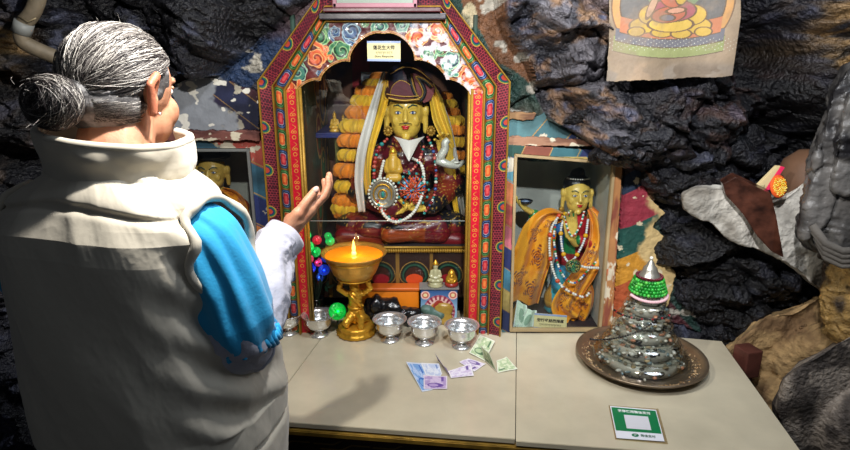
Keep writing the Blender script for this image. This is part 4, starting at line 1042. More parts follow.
for pts, r, c_ in (([(388, 98), (403, 100.5), (420, 99)], .0042, 0), ([(411, 73.5), (413, 84), (416, 93), (420, 98), (423, 92), (419, 82), (416, 76.5), (424, 79), (433, 86.5)], .0036, 1), ([(386, 94), (404, 96.5), (419, 96)], .0022, 0), ([(390, 74), (404, 67), (418, 70), (431, 80)], .0022, 0)):
    b.tube(curve_px(pts, -.078 if c_ == 0 else -.072), r, 7)
b.build('gilt_edging', mat('hat_gold', '#a8813a', .4, .6, .2, 60, .2), t, smooth=True)
b = MB(); b.tube(curve_px([(409.5, 74.5), (411.5, 84), (414.5, 93), (420, 100.5), (425, 92), (421, 82), (418, 78.5), (425, 81), (431, 87)], -.069), .0065, 8)
b.build('hat_binding', mat('hat_black', '#14181c', .5), t, smooth=True)
# big ear pendants
for px in (388, 431):
    b = MB()
    for k in range(10): b.ball(V(s(px, 131, -.05))+V(.012*math.cos(k*.628), 0, .014*math.sin(k*.628)), .0052, 7)
    b.ball(V(s(px, 131, -.05)), (.009, .006, .010), 10)
    b.build('ear_ornament', GOLDP, t, smooth=True)

# things laid on and hung round the statue
def solo(o, label, cat, group=None): return tag(o, label, cat, group)
solo(beads('bead_necklace', None, [s(388, 138, -.07), s(378, 150, -.09), s(374, 172, -.12), s(377, 200, -.17), s(388, 217, -.19), s(402, 221, -.2)], .0068, ['#b8463c', '#c25a48', '#2f8a86', '#c8554a', '#8d1f2c', '#3a9a92', '#b8463c'], .95, s(388, 217, -.19), rv=.25),
     'long coral and turquoise bead strand down the left of the seated statue', 'necklace')
solo(beads('bead_necklace', None, [s(427, 136, -.07), s(433, 150, -.09), s(436, 172, -.12), s(434, 196, -.17), s(424, 214, -.19)], .0058, ['#7a1a22', '#c8655a', '#2f8a86', '#d9d2c4', '#7a1a22', '#3a5a9a'], .95, s(424, 214, -.19), rv=.25),
     'long maroon and turquoise bead strand down the right of the seated statue', 'necklace')
solo(beads('bead_necklace', None, [s(412, 158, -.10), s(421, 164, -.115), s(424, 180, -.135), s(421, 198, -.17), s(412, 214, -.195), s(397, 222, -.205), s(385, 216, -.195), s(379, 203, -.17)], .0060, ['#e2ddd0', '#d8d2c4', '#ece8dc'], .72, s(397, 222, -.205), rv=.1),
     'white shell bead rope looping below the disc on the seated statue', 'necklace')
solo(beads('bead_necklace', None, [s(384, 160, -.10), s(381, 172, -.12), s(378, 184, -.14)], .0062, ['#e2ddd0', '#d8d2c4'], .72, s(378, 184, -.14)), 'short white bead strand above the silver disc on the statue', 'necklace')
solo(beads('bead_necklace', None, [s(391, 146, -.09), s(398, 166, -.115), s(408, 172, -.125), s(418, 163, -.115), s(424, 146, -.09)], .0050, ['#c45a50', '#8a2a36', '#2f8a86', '#c45a50', '#e0a090'], .92, s(408, 172, -.125), rv=.2), 'short coral bead necklace high on the chest of the seated statue', 'necklace')
# beaded breast ornament: lattice of blue stones and coral
t = thing('breast_ornament', s(413, 210, -.16), 'square lattice ornament of blue and coral beads on the statue', 'ornament')
b = MB(); c0 = V(s(413, 190, -.165)); rr = random.Random(2)
for k in range(150):
    x = rr.uniform(-1, 1); z = rr.uniform(-1, 1)
    if abs(x)+abs(z) > 1.25: continue
    b.col(rr.choice(['#2f6ab0', '#3a86c4', '#c8502e', '#d0643a', '#b03a30', '#2f8a86', '#7fb6d0'])).ball(c0+V(x*.042, -.006+.012*(x*x+z*z), z*.046), rr.uniform(.0036, .0060), 7)
b.build('stone_lattice', BEAD, t, smooth=True)
b = MB(); 
for k in range(14):
    a_ = k/14*6.283; b.col('#c8502e').tube([c0+V(.010*math.cos(a_), -.012, .010*math.sin(a_)), c0+V(.05*math.cos(a_), 0, .054*math.sin(a_))], .0022, 6); b.col('#2f8a86').ball(c0+V(.052*math.cos(a_), 0, .056*math.sin(a_)), .0052, 8)
b.build('coral_rays', BEAD, t, smooth=True)
# silver prayer disc
t = thing('silver_disc', s(384, 206, -.16), 'round silver disc with gilt rings and turquoise centre held in front of the statue', 'disc'); c0 = V(s(383, 194, -.17)); ax = V(-.1, -1, .1)
MB().lathe([(0, -.008), (.040, -.008), (.044, -.002), (.044, .004), (.038, .007), (.036, .004), (.020, .004), (0, .004)], c0, 40, axis=ax, sy=1.12).build('disc_body', mat('aged_silver', '#b0aca0', .35, .7, .6, 90, .3), t, smooth=True)
b = MB(); 
for r_ in (.030, .014): b.tube([c0+V(r_*math.cos(a_)-.0006, -.006, r_*1.12*math.sin(a_)) for a_ in np.linspace(0, 6.283, 33)[:-1]], .0026, 6, closed=True)
b.build('gilt_rings', GOLD, t, smooth=True)
MB().ball(c0+V(0, -.007, 0), (.006, .005, .011), 12).build('turquoise_stone', mat('turquoise', '#2f8f86', .3, 0, .2, 80, .2), t, smooth=True)
b = MB()
for k in range(26):
    a_ = k/26*6.283; b.ball(c0+V(.047*math.cos(a_), 0, .053*math.sin(a_)), .0048, 6)
b.build('pearl_rim', mat('pearl', '#dcd8cc', .3, 0, 0, 1, .05), t, smooth=True)
# gold reliquary pendant figure
t = thing('gilt_pendant', s(393, 178, -.14), 'small gilt figure pendant in the middle of the statue chest', 'pendant')
blob('pendant_figure', STAT, t, [('e', s(393, 155, -.135), (.014, .012, .016)), ('c', s(393, 160, -.135), .018, s(393, 168, -.14), .02), ('c', s(388, 170, -.14), .014, s(399, 170, -.14), .014), ('c', s(390, 178, -.14), .016, s(397, 178, -.14), .016), ('c', s(388, 161, -.135), .009, s(386, 168, -.14), .008), ('c', s(398, 161, -.135), .009, s(400, 168, -.14), .008)], .0025, 2, col1('#c99b38'))
MB().lathe([(0, 0), (.010, 0), (.014, .006), (.010, .014), (.004, .022), (0, .026)], V(s(393, 154, -.135)), 14).build('pendant_crown', GOLD, t, smooth=True)
# white bib
def bibm(S, T):
    w = .048+.0*S; x = (S-.5)*2; z = T
    return s(410, 136)[0]+x*(.052-.02*T)+.0*z, YS-.092-.055*T-.012*(1-x*x), s(410, 136)[2]+.012*np.abs(x)-T*(.062-.05*np.abs(x))
solo(grid('white_bib', mat('white_silk', '#cfc9c0', .5, 0, .2, 120, .08, sheen=.2), None, np.linspace(0, 1, 30), np.linspace(0, 1, 20), bibm, thick=(0, .002, 0), origin=s(410, 152, -.1)), 'creased white cloth bib below the chin of the seated statue', 'cloth')
# silk scarves
YEL = mat('yellow_silk', '#d9ad22', .5, 0, .3, 200, .12, 14, sheen=.2); WHT = mat('white_silk')
def scarf(label, pts, w, m, up=(0, -1, 0), folds=4, depth=.007, name='silk_scarf', origin=None): return solo(ribbon(name, m, None, pts, w, None, up, folds, depth, n=70, origin=origin or pts[-1], colf=None), label, 'scarf')
scarf('yellow silk scarf hanging from the left side of the statue hat', [s(386, 80, -.04), s(381, 100, -.03), s(373, 125, -.08), s(367, 150, -.10), s(366, 172, -.11), s(369, 200, -.10)], [.018, .05, .055, .045, .03, .02], YEL)
scarf('long white silk scarf sweeping down left of the seated statue', [s(384, 72, -.03), s(378, 92, -.05), s(370, 120, -.10), s(362, 150, -.12), s(359, 180, -.12), s(362, 212, -.12)], [.012, .022, .030, .032, .030, .024], WHT, folds=2, depth=.005)
scarf('yellow silk scarf hanging from the right side of the statue hat', [s(432, 84, -.05), s(436, 100, -.05), s(440, 118, -.07), s(446, 134, -.08), s(452, 148, -.07)], [.010, .045, .052, .045, .02], YEL)
scarf('thin white silk strip right of the seated statue', [s(437, 90, -.03), s(444, 110, -.03), s(450, 130, -.03), s(455, 160, -.02), s(460, 195, -.02), s(464, 226, -.02)], [.006, .014, .016, .022, .022, .016], WHT, folds=2, depth=.004)
scarf('thin yellow silk strip right of the seated statue', [s(448, 140, -.07), s(452, 165, -.06), s(454, 195, -.05), s(459, 226, -.05)], [.01, .022, .020, .014], YEL, folds=2, depth=.004)
# silver-white dragon ornament beside the raised hand
t = thing('white_ornament', s(448, 166, -.10), 'silvery white curled dragon ornament beside the raised gilt hand', 'ornament')
pts = [s(440, 163, -.11), s(441, 156, -.115), s(445, 149, -.115), s(445, 143, -.115), s(448, 140, -.11)]
b = MB(); b.tube([tuple(p) for p in spline(pts, 20)], [float(x) for x in np.linspace(.016, .011, 20)], 12); b.build('dragon_neck', mat('silvered_white', '#c9c8bc', .4, .3, .9, 160, .25, 40), t, smooth=True)
b = MB(); b.tube([tuple(p) for p in spline([s(438, 160, -.11), s(447, 164, -.12), s(457, 166, -.11), s(464, 161, -.1)], 20)], [float(x) for x in np.linspace(.017, .006, 20)], 12)
for p in ((455, 158), (460, 162), (452, 160)): b.tube([s(452, 163, -.115), s(p[0], p[1], -.125)], [.008, .002], 8)
b.build('dragon_body', mat('silvered_white'), t, smooth=True)

# marigold-like garlands: blossoms are parts
def blossom_bm(c, r, col_, seed):
    rr = random.Random(seed); n = 56
    def mp(S, T):
        a_ = S*2*math.pi; ru = np.sin(a_*9+T*3)*.14*T+np.sin(a_*5+seed)*.08*T
        rad = r*T*(1+ru*.5); return c[0]+rad*np.cos(a_), c[1]-.012+rad*np.sin(a_)*.75, c[2]+r*.42*(ru*1.4+.35-T*.5)+.0*S
    return mp
PET = mat('petal_cloth', attr=True, rough=.7, bump=.3, bscale=160, var=.12, vscale=60, sheen=.2)
def garland(label, pts, n, r, seed=0):
    P = spline(pts, n); t = thing('flower_garland', P[-1], label, 'garland'); 
    MB().tube([tuple(p) for p in spline(pts, 40)], .004, 6).build('cord', mat('cord_brown', '#5a3a20', .8), t)
    for i, p in enumerate(P):
        c_ = ['#e8871c', '#e9b92a'][i % 2]; cc = C3(c_)
        for j in range(3):
            pass
        S = np.linspace(0, 1, 121)[:-1]; T = np.linspace(.02, 1, 17); rr = r*(.9+.2*random.random())
        def mp(S, T, p=p, rr=rr, i=i):
            a_ = S*2*math.pi; lay = T
            ru = np.sin(a_*9+i+np.sin(a_*4))*.30+np.sin(a_*17+i*2)*.14
            rad = rr*(np.sin(lay*math.pi*.93)**.6)*(1+ru*.45*np.sin(lay*math.pi)); return p[0]+rad*np.cos(a_), p[1]+rad*.7*np.sin(a_), p[2]+rr*.42*np.cos(lay*math.pi)+rr*.55*np.roll(ru, 3, 0)*np.sin(lay*math.pi)**2
        grid('blossom', PET, t, S, T, mp, lambda S, T, cc=cc: np.zeros(S.shape+(3,))+cc*(.92+.08*np.sin(S*80))[..., None], wrap=True)
    return t
garland('thick orange and yellow flower garland down the left of the seated statue', [s(385, 78, .10), s(371, 92, .06), s(362, 112, .02), s(355, 140, .0), s(351, 170, -.02), s(349, 200, -.02), s(349, 212, -.02)], 13, .055)
garland('orange and yellow flower garland down the right of the seated statue', [s(441, 96, .10), s(449, 112, .08), s(456, 130, .05), s(461, 155, .03), s(464, 185, .02), s(466, 215, .02)], 11, .040)
# small gilded figures on the blue shelf
def mini(name, label, base, h, colr, grp=None, red=None, crown=True):
    x, y, z = base; u = h/10; t = thing(name, base, label, 'statuette', grp)
    MB().col(colr).lathe([(0, 0), (2.9*u, 0), (3.1*u, .5*u), (2.4*u, 1.0*u), (2.7*u, 1.5*u), (0, 1.6*u)], base, 20).build('lotus_base', STAT, t, smooth=True)
    cf = (lambda P: np.where(((P[:, 2]-z) < 3.4*u)[:, None] if red else False, C3(red) if red else C3(colr), C3(colr))+np.zeros((len(P), 3))) if red else col1(colr)
    blob('figure', STAT, t, [('e', (x, y, z+7.9*u), (1.0*u, 1.0*u, 1.25*u)), ('c', (x, y, z+6.2*u), 1.15*u, (x, y, z+3.2*u), 1.35*u), ('c', (x-1.5*u, y, z+6*u), .6*u, (x-2.1*u, y-.3*u, z+4*u), .5*u), ('c', (x+1.5*u, y, z+6*u), .6*u, (x+2.1*u, y-.3*u, z+4*u), .5*u),
         ('c', (x-2.1*u, y-.3*u, z+4*u), .5*u, (x-.3*u, y-1.3*u, z+3.5*u), .45*u), ('c', (x+2.1*u, y-.3*u, z+4*u), .5*u, (x+.3*u, y-1.3*u, z+3.5*u), .45*u), ('c', (x-2.2*u, y-.2*u, z+2.3*u), .85*u, (x+1.2*u, y-1.2*u, z+2.2*u), .7*u), ('c', (x+2.2*u, y-.2*u, z+2.3*u), .85*u, (x-1.2*u, y-1.2*u, z+2.2*u), .7*u), ('c', (x, y, z+6.4*u), .6*u, (x, y, z+7*u), .6*u)], max(.0014, .28*u), 2, cf)
    if crown: MB().lathe([(1.0*u, 0), (1.15*u, .5*u), (.7*u, 1.0*u), (.45*u, 1.7*u), (0, 2.2*u)], (x, y, z+8.7*u), 14).build('crown', GOLD, t, smooth=True)
    return t
for px, h, lb, rd in ((335, .066, 'gilded statuette on the blue shelf, leftmost of the three', None), (343.5, .056, 'smaller gilded statuette between two others on the blue shelf', None), (351, .070, 'gilded statuette with white head cloth on the blue shelf, rightmost of three', '#b8862c')):
    q_ = at(px, 128, 2.11); mini('gilt_statuette', lb, (q_[0], 2.11, zsf), h, '#d9a83a', 'gilded statuettes on the blue shelf', rd)
# small framed picture behind garland
t = thing('framed_picture', at(367, 112, 2.25), 'small grey framed picture behind the flower garland', 'picture'); A = [V(at(361, 72, 2.25)), V(at(384, 72, 2.25)), V(at(384, 112, 2.25)), V(at(361, 112, 2.25))]
MB().prism(A, (0, .01, 0), .001).build('frame', mat('silver_grey_frame', '#7d7c80', .4, .2), t); cc = (A[0]+A[1]+A[2]+A[3])/4
MB().prism([cc+(p-cc)*.8+V(0, -.002, 0) for p in A], (0, .002, 0)).build('picture', mat('dark_print', '#1b2230', .4, 0, 0, 1, .5, 60), t)

# ---- lower part of the case
zi = ZT+.001
zt2 = at(440, 286, 1.885)[2]
# orange cloth-wrapped box
t0 = V(at(380, 286, 1.90)); w0 = at(419, 286, 1.90)[0]-at(360, 286, 1.90)[0]; xc = (at(419, 286, 1.9)[0]+at(360, 286, 1.9)[0])/2
t = thing('orange_box', (xc, 1.905, zi), 'box wrapped in orange satin behind the silver bowls', 'box')
MB().box((xc, 1.905, (zi+t0.z)/2-.004), (w0, .045, t0.z-zi-.012), None, .006).build('wrapped_body', mat('orange_satin', '#e07c14', .42, 0, .5, 30, .15, 12), t, smooth=True)
MB().box((xc, 1.904, t0.z-.006), (w0+.006, .05, .014), None, .005).build('folded_lid', mat('orange_satin_red', '#c9601a', .45, 0, .4, 40, .2), t, smooth=True)
# clear acrylic stand with picture card in it
cx0, cx1 = at(420, 300, 1.885)[0], at(458, 300, 1.885)[0]; xm = (cx0+cx1)/2
t = thing('acrylic_case', (xm, 1.895, zi), 'clear acrylic box holding a blue picture card, statuettes on top', 'case')
MB().box((xm, 1.893, zt2-.003), (cx1-cx0+.004, .055, .006), None, .001).build('acrylic_top', mat('hazy_acrylic', '#8d8a86', .2, 0, alpha=.75), t)
for x_ in (cx0, cx1): MB().box((x_, 1.893, (zi+zt2)/2-.003), (.003, .05, zt2-zi-.008)).build('acrylic_side', glass_mat('acrylic', (.9, .93, .93), .02), t)
def cardc(X, Z):
    u = (X-cx0)/(cx1-cx0); v = (Z-zi)/(zt2-zi); C = np.zeros(X.shape+(3,))+C3('#2f5a92'); C = mix(C, C3('#8fb6d0')+C*0, sm(.9, .3, v))
    d = np.hypot((u-.5)/.42, (v-.30)/.48); C[d < 1] = C3('#b86a78'); C[(d < .9)] = C3('#e0b8b0'); k = (np.sin(np.arctan2(v-.3, u-.5)*22) > 0) & (d < 1) & (d > .72); C[k] = C3('#8d2f48'); C[d < .62] = C3('#c28a3a'); C[np.hypot((u-.5)/.16, (v-.42)/.22) < 1] = C3('#a03a30')
    for cu in (.14, .86):
        e = np.hypot(u-cu, v-.78); C[e < .12] = C3('#e6c0b8'); C[e < .09] = C3('#c26a5a'); C[e < .05] = C3('#e6d2a0')
    return C
t_c = thing('picture_card', (xm, 1.875, zi), 'blue picture card with a pink rainbow circle behind the silver bowls', 'card')
grid('card', mat('glossy_print', attr=True, rough=.25, coat=.3), t_c, np.arange(cx0+.003, cx1-.003, .0009), np.arange(zi, zt2-.008, .0009), lambda X, Z: (X, 1.872+0*X, Z), cardc, thick=(0, .0015, 0))
mini('silver_statuette', 'greenish silver seated statuette on the acrylic box', (at(435.5, 280, 1.89)[0], 1.89, zt2), .088, '#a9a680')
# gilt bell-shaped statuette with red base
p = (at(451.5, 280, 1.888)[0], 1.888, zt2); t = thing('bell_statuette', p, 'small gilt head-shaped figure on a red base on the acrylic box', 'statuette')
MB().lathe([(0, 0), (.021, 0), (.024, .006), (.022, .014), (0, .016)], p, 24).build('red_base', mat('red_lacquer', '#8d2a22', .3), t, smooth=True)
b = MB(); b.lathe([(.020, .013), (.021, .022), (.0185, .032), (.013, .04), (.0125, .047), (.009, .054), (.004, .059), (0, .061)], p, 24); b.ball((p[0], p[1]-.012, p[2]+.038), (.008, .008, .009), 10)
for k in (-1, 1): b.tube([(p[0]+k*.017, p[1]-.008, p[2]+.028), (p[0]+k*.006, p[1]-.021, p[2]+.020)], .004, 7)
b.build('gilt_figure', GOLD, t, smooth=True)
# wrapped grey-green bundle, yellow citrine lump, dark plastic bag
def lump(name, label, cat, els, c_, amp, m, vox=.004, fs=30, s_=3): 
    return tag(blob(name, m, None, els, vox, 3, c_ if callable(c_) else col1(c_), els[0][1], lambda P, N: N*((fbm(P[:, 0]*fs, P[:, 1]*fs, P[:, 2]*fs, 4, s_, ridged=True)-.5)*amp)[:, None]), label, cat)
a1 = lambda px, py, y=1.865: at(px, py, y)
lump('grey_green_bundle', 'grey green cloth bundle leaning behind the third and fourth bowls', 'bundle', [('c', a1(425, 309), .014, a1(441, 315), .016), ('e', a1(436, 317), (.03, .012, .012)), ('c', a1(437, 320, 1.86), .012, (a1(437, 320, 1.86)[0], 1.86, ZT+.014), .014)], '#4f6a62', .012, mat('bundle_cloth', attr=True, rough=.5, bump=.4, bscale=80, var=.2))
lump('yellow_stone', 'rough amber-yellow stone in front of the blue picture card', 'stone', [('e', a1(444, 309, 1.862), (.034, .008, .022)), ('e', a1(444, 318, 1.862), (.03, .010, .02)), ('c', a1(444, 318, 1.862), .01, (a1(444, 318, 1.862)[0], 1.862, ZT+.010), .012)], '#a8873c', .010, mat('amber_stone', attr=True, rough=.3, bump=.4, bscale=80, var=.2))
PLB = mat('black_plastic', attr=True, rough=.22, bump=.5, bscale=60, var=.1, coat=.3)
def bagc(P):
    n = fbm(P[:, 0]*40, P[:, 1]*40, P[:, 2]*40, 3, 3); C = np.zeros((len(P), 3))+C3('#121214'); return mix(C, C3('#4a2428')+C*0, sm(.58, .64, n)*(P[:, 0] > a1(400, 0)[0]))
lump('plastic_bag', 'crumpled black plastic bag behind the bowls', 'bag', [('c', a1(378, 305, 1.86), .028, a1(392, 308, 1.86), .032), ('c', a1(396, 312, 1.86), .026, a1(414, 315, 1.86), .018), ('c', (a1(380, 300)[0], 1.862, ZT+.032), .03, (a1(412, 300)[0], 1.862, ZT+.026), .024), ('e', a1(372, 312, 1.86), (.03, .02, .05))], bagc, .03, PLB, .004, 22, 8)
# red cup left of the lamp
p = (at(309, 300, 1.875)[0], 1.875, zi)
t = thing('red_cup', p, 'red votive cup among the glowing flowers', 'cup'); MB().lathe([(0, 0), (.030, 0), (.034, .01), (.036, .075), (.033, .08), (.031, .078), (.031, .012), (0, .01)], p, 28).build('cup_body', mat('red_glass', '#8d1420', .15, 0, coat=.4), t, smooth=True)
MB().lathe([(0, .055), (.0305, .055), (.0305, .058), (0, .058)], p, 28).build('wax', mat('red_wax', '#c9303a', .4), t, smooth=True)

# ---- glowing LED rose bouquet
def rose(parent, c, r, hexc, em, name='rose'):
    m = mat('petal_'+hexc[1:], hexc, .3, 0, emit=em, spec=.6, coat=.3, var=.3, vscale=60); b = MB(); c = V(c)
    ax = V(random.uniform(-.4, .4), -1, random.uniform(.1, .7)).normalized(); X = ax.cross(V(0, 0, 1)).normalized(); Y = X.cross(ax)
    for ring, (n_, rad, up_, op) in enumerate(((3, .22, .55, .25), (5, .50, .30, .6), (6, .85, -.05, 1.0))):
        for k in range(n_):      # cupped petals, open outwards
            a_ = k/n_*6.283+ring*.55; d = X*math.cos(a_)+Y*math.sin(a_); e = X*-math.sin(a_)+Y*math.cos(a_); rows = []
            for i in range(5):
                t_ = i/4; wd = r*(.26+.34*math.sin(t_*2.6))*(1 if ring else .7); row = []
                for j in range(5):
                    s_ = j/2-1; row.append(b._v(c+d*r*(rad*t_*op+.10)+ax*r*(up_*.6+.45*t_*(1-op*.55)-.22*t_*t_*op)+e*wd*s_-d*r*.16*s_*s_*(1-t_*.4)))
                rows.append(row)
            for A, B in zip(rows, rows[1:]):
                for j in range(4): b._f([A[j], A[j+1], B[j+1], B[j]])
    b.ball(c, r*.36, 10); 
    o = b.build(name, m, parent, smooth=True); sd = o.modifiers.new('thickness', 'SOLIDIFY'); sd.thickness = .0008
    b = MB(); b.ball(c+ax*r*.42, r*.17, 8); b.build('led', mat('led_'+hexc[1:], hexc, .4, 0, emit=6.), o, smooth=True)
    return o
YB_ = 1.86
base = V(at(318, 325, YB_)); base.z = zi
bq = thing('led_bouquet', base, 'glowing green, red and blue LED rose bouquet in the left of the shrine', 'flowers')
b = MB(); LEDS = [(306, 236, .017, '#18e060'), (308, 247, .019, '#10d858'), (317, 240, .015, '#d8283c'), (330, 241, .015, '#18c860'), (316, 252, .017, '#18b850'), (311, 268, .017, '#1838f0'), (309, 259, .015, '#e04860'), (318, 262, .015, '#f04890'), (324, 270, .018, '#1848e8'), (326, 258, .015, '#1840d8'), (331, 249, .013, '#e03838'), (302, 256, .012, '#f05060'), (320, 277, .014, '#3060e0'), (328, 236, .012, '#14a848')]
for px, py, r, c_ in LEDS:
    p = V(at(px, py, YB_-.01+random.uniform(-.03, .03))); rose(bq, p, r*1.08, c_, .2)
    b.tube([tuple(q_) for q_ in spline([p+V(0, .01, 0), p+V((base.x-p.x)*.4, .02, -.06), base+V(0, 0, .06), base+V(0, 0, .0)], 10)], .0016, 5)
b.build('stems', mat('dark_stem', '#12241a', .6), bq, smooth=True)
b = MB()
for k in range(26):
    p = V(at(random.uniform(303, 333), random.uniform(240, 292), YB_+.01)); d = V(random.uniform(-1, 1), -.5, random.uniform(-1, 1)).normalized(); e_ = d.cross(V(0, 1, 0)).normalized()*.007
    b.prism([p-d*.016, p+e_, p+d*.016, p-e_], (0, .001, 0))
b.build('leaves', mat('dark_leaf', '#0f2e20', .5), bq)
MB().lathe([(0, 0), (.028, 0), (.032, .05), (.024, .09), (.026, .1), (.022, .1), (.02, .05), (0, .01)], base, 24).build('vase', mat('dark_vase', '#0c0d10', .2, coat=.4), bq, smooth=True)
p = V(at(337.5, 313, 1.79)); p.z = max(p.z, ZT+.02)
g = thing('glowing_flower', (p.x, p.y, ZT), 'single glowing green LED flower on the table beside the butter lamp', 'flower')
rose(g, p+V(0, 0, .006), .030, '#08d048', .16); MB().tube([p, (p.x, p.y+.006, ZT)], .002, 6).build('stem', mat('dark_stem'), g)

# ============================================================ BUTTER LAMP
pb = V(on(356.5, 333)); t = thing('butter_lamp', pb, 'large gilt butter lamp held up by a kneeling figure, orange wax and flame', 'lamp')
x, y, z = pb; zr_ = at(354, 252, y)[2]; H = zr_-z          # rim height
xb_ = at(354, 252, y)[0]
MB().lathe([(0, 0), (.060, 0), (.066, .006), (.064, .014), (.056, .018), (.058, .024), (.060, .030), (.050, .036), (0, .038)], pb, 48, wob=lambda a_, zz: .035*math.cos(a_*18) if .004 < zz < .034 else 0).build('lotus_base', GOLD, t, smooth=True)
fz = z+.036; bowlb = zr_-.098; u = (bowlb-fz)/.155
def fp(dx, dy, dz): return (x+dx*u, y+dy*u, fz+dz*u)
blob('kneeling_figure', GOLD, t, [('e', fp(0, -.005, .135), (.017*u, .018*u, .02*u)), ('c', fp(0, 0, .108), .024*u, fp(0, .002, .062), .020*u), ('c', fp(-.022, 0, .108), .011*u, fp(.022, 0, .108), .011*u),
   ('c', fp(-.026, 0, .108), .0105*u, fp(-.052, -.004, .128), .009*u), ('c', fp(-.052, -.004, .128), .009*u, fp(-.040, -.004, .160), .008*u), ('c', fp(.026, 0, .108), .0105*u, fp(.052, -.004, .128), .009*u), ('c', fp(.052, -.004, .128), .009*u, fp(.040, -.004, .160), .008*u),
   ('c', fp(0, .003, .06), .024*u, fp(0, .006, .035), .028*u), ('c', fp(-.010, -.004, .036), .019*u, fp(-.028, -.036, .020), .014*u), ('c', fp(.012, -.004, .036), .019*u, fp(.022, -.038, .040), .013*u), ('c', fp(.022, -.038, .04), .013*u, fp(.020, -.042, .006), .011*u),
   ('c', fp(-.028, -.036, .012), .012*u, fp(-.03, .02, .008), .012*u), ('c', fp(.02, .0, .02), .018*u, fp(.034, .018, .008), .012*u), ('e', fp(0, .008, .02), (.034*u, .03*u, .022*u))], .0022, 2,
   disp=lambda P, N: N*(np.sin(P[:, 2]*420+P[:, 0]*300)*.0009)[:, None])
b = MB(); b.tube([fp(-.018, -.022, .12), fp(0, -.028, .10), fp(.016, -.026, .08), fp(.024, -.01, .06)], .004, 8); b.tube([fp(.024*math.cos(k*.5), .002+.024*math.sin(k*.5), .062) for k in range(13)], .004, 7, closed=False)
b.lathe([(.0165*u, 0), (.019*u, .006*u), (.013*u, .012*u), (.006*u, .018*u), (0, .019*u)], fp(0, -.004, .148), 14)
b.build('sash_and_headdress', GOLD, t, smooth=True)
bc = V((x+xb_)/2, y, 0); 
prof = [(0, bowlb), (.030, bowlb), (.052, bowlb+.010), (.070, bowlb+.030), (.081, bowlb+.055), (.088, bowlb+.078), (.098, bowlb+.090), (.106, zr_-.001), (.105, zr_+.002), (.098, zr_-.002), (.088, zr_-.014), (.084, zr_-.016)]
MB().lathe([(r, zz) for r, zz in prof], (bc.x, y, 0), 72, wob=lambda a_, zz: .007*math.sin(a_*14+math.sin(zz*300)) if bowlb+.012 < zz < bowlb+.08 else 0).build('bowl', mat('embossed_gold', '#d09c44', .33, .6, .9, 46, .25, 40, bdist=.004), t, smooth=True)
b = MB(); b.tube([(bc.x+.089*math.cos(a_), y+.089*math.sin(a_), zr_-.022) for a_ in np.linspace(0, 6.283, 65)[:-1]], .0022, 6, closed=True); b.tube([(bc.x+.057*math.cos(a_), y+.057*math.sin(a_), bowlb+.012) for a_ in np.linspace(0, 6.283, 65)[:-1]], .0024, 6, closed=True)
b.build('raised_rings', GOLD, t, smooth=True)
wax = MB().lathe([(0, zr_-.009), (.093, zr_-.009), (.093, zr_-.012), (0, zr_-.013)], (bc.x, y, 0), 64)
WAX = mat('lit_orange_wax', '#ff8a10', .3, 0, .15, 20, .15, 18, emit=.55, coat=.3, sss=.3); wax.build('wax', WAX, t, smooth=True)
fl0 = V(bc.x, y, zr_-.009)
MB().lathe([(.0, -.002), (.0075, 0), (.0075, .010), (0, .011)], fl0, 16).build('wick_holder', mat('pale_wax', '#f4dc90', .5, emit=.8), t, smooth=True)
MB().lathe([(0, .008), (.0045, .012), (.0062, .020), (.0050, .031), (.0024, .043), (0, .052)], fl0, 16).build('flame', mat('flame', '#ffc65a', .5, emit=3.), t, smooth=True)
lamp('candle_light', 'POINT', fl0+V(0, 0, .03), .35, (1, .62, .22), .008)

# ============================================================ SILVER WATER BOWLS
BOWLS = [(289, 333), (319.5, 335), (390, 340), (424.5, 343), (461.5, 346.5)]
WATER = glass_mat('clear_water', (.95, .97, .97), .0)
def bowl(p, label):
    t = thing('silver_bowl', p, label, 'bowl', 'silver offering bowls along the shrine')
    k_ = 1.08
    MB().lathe([(q_[0]*k_, q_[1]*k_*1.08) for q_ in [(0, .002), (.022, 0), (.0285, .001), (.029, .003), (.026, .006), (.018, .010), (.0135, .014), (.0135, .017), (.020, .021), (.031, .027), (.038, .036), (.0405, .046), (.041, .055), (.0435, .060), (.0505, .064), (.052, .0655), (.0505, .066), (.043, .062), (.0385, .056), (.037, .046), (.033, .036), (.02, .030), (0, .029)]], p, 56).build('bowl_body', SILVER, t, smooth=True)
    MB().lathe([(0, .0625), (.0412, .0625), (.0412, .0618), (0, .0618)], p, 40).build('water', WATER, t, smooth=True)
    return t
LB = ['silver bowl nearest the woman sleeve, partly hidden by her forearm', 'silver bowl just left of the gilt butter lamp', 'silver bowl just right of the gilt butter lamp', 'silver bowl in the middle of the three right of the butter lamp', 'silver bowl at the right end of the row beside the green notes']
proto = None
for (px, py), lb in zip(BOWLS, LB):
    p = on(px, py)
    if proto is None: proto = bowl(p, lb); continue
    r_ = proto.copy(); COL.objects.link(r_); r_.location = p; r_['label'] = lb
    for ch in proto.children:
        c2 = ch.copy(); COL.objects.link(c2); c2.parent = r_

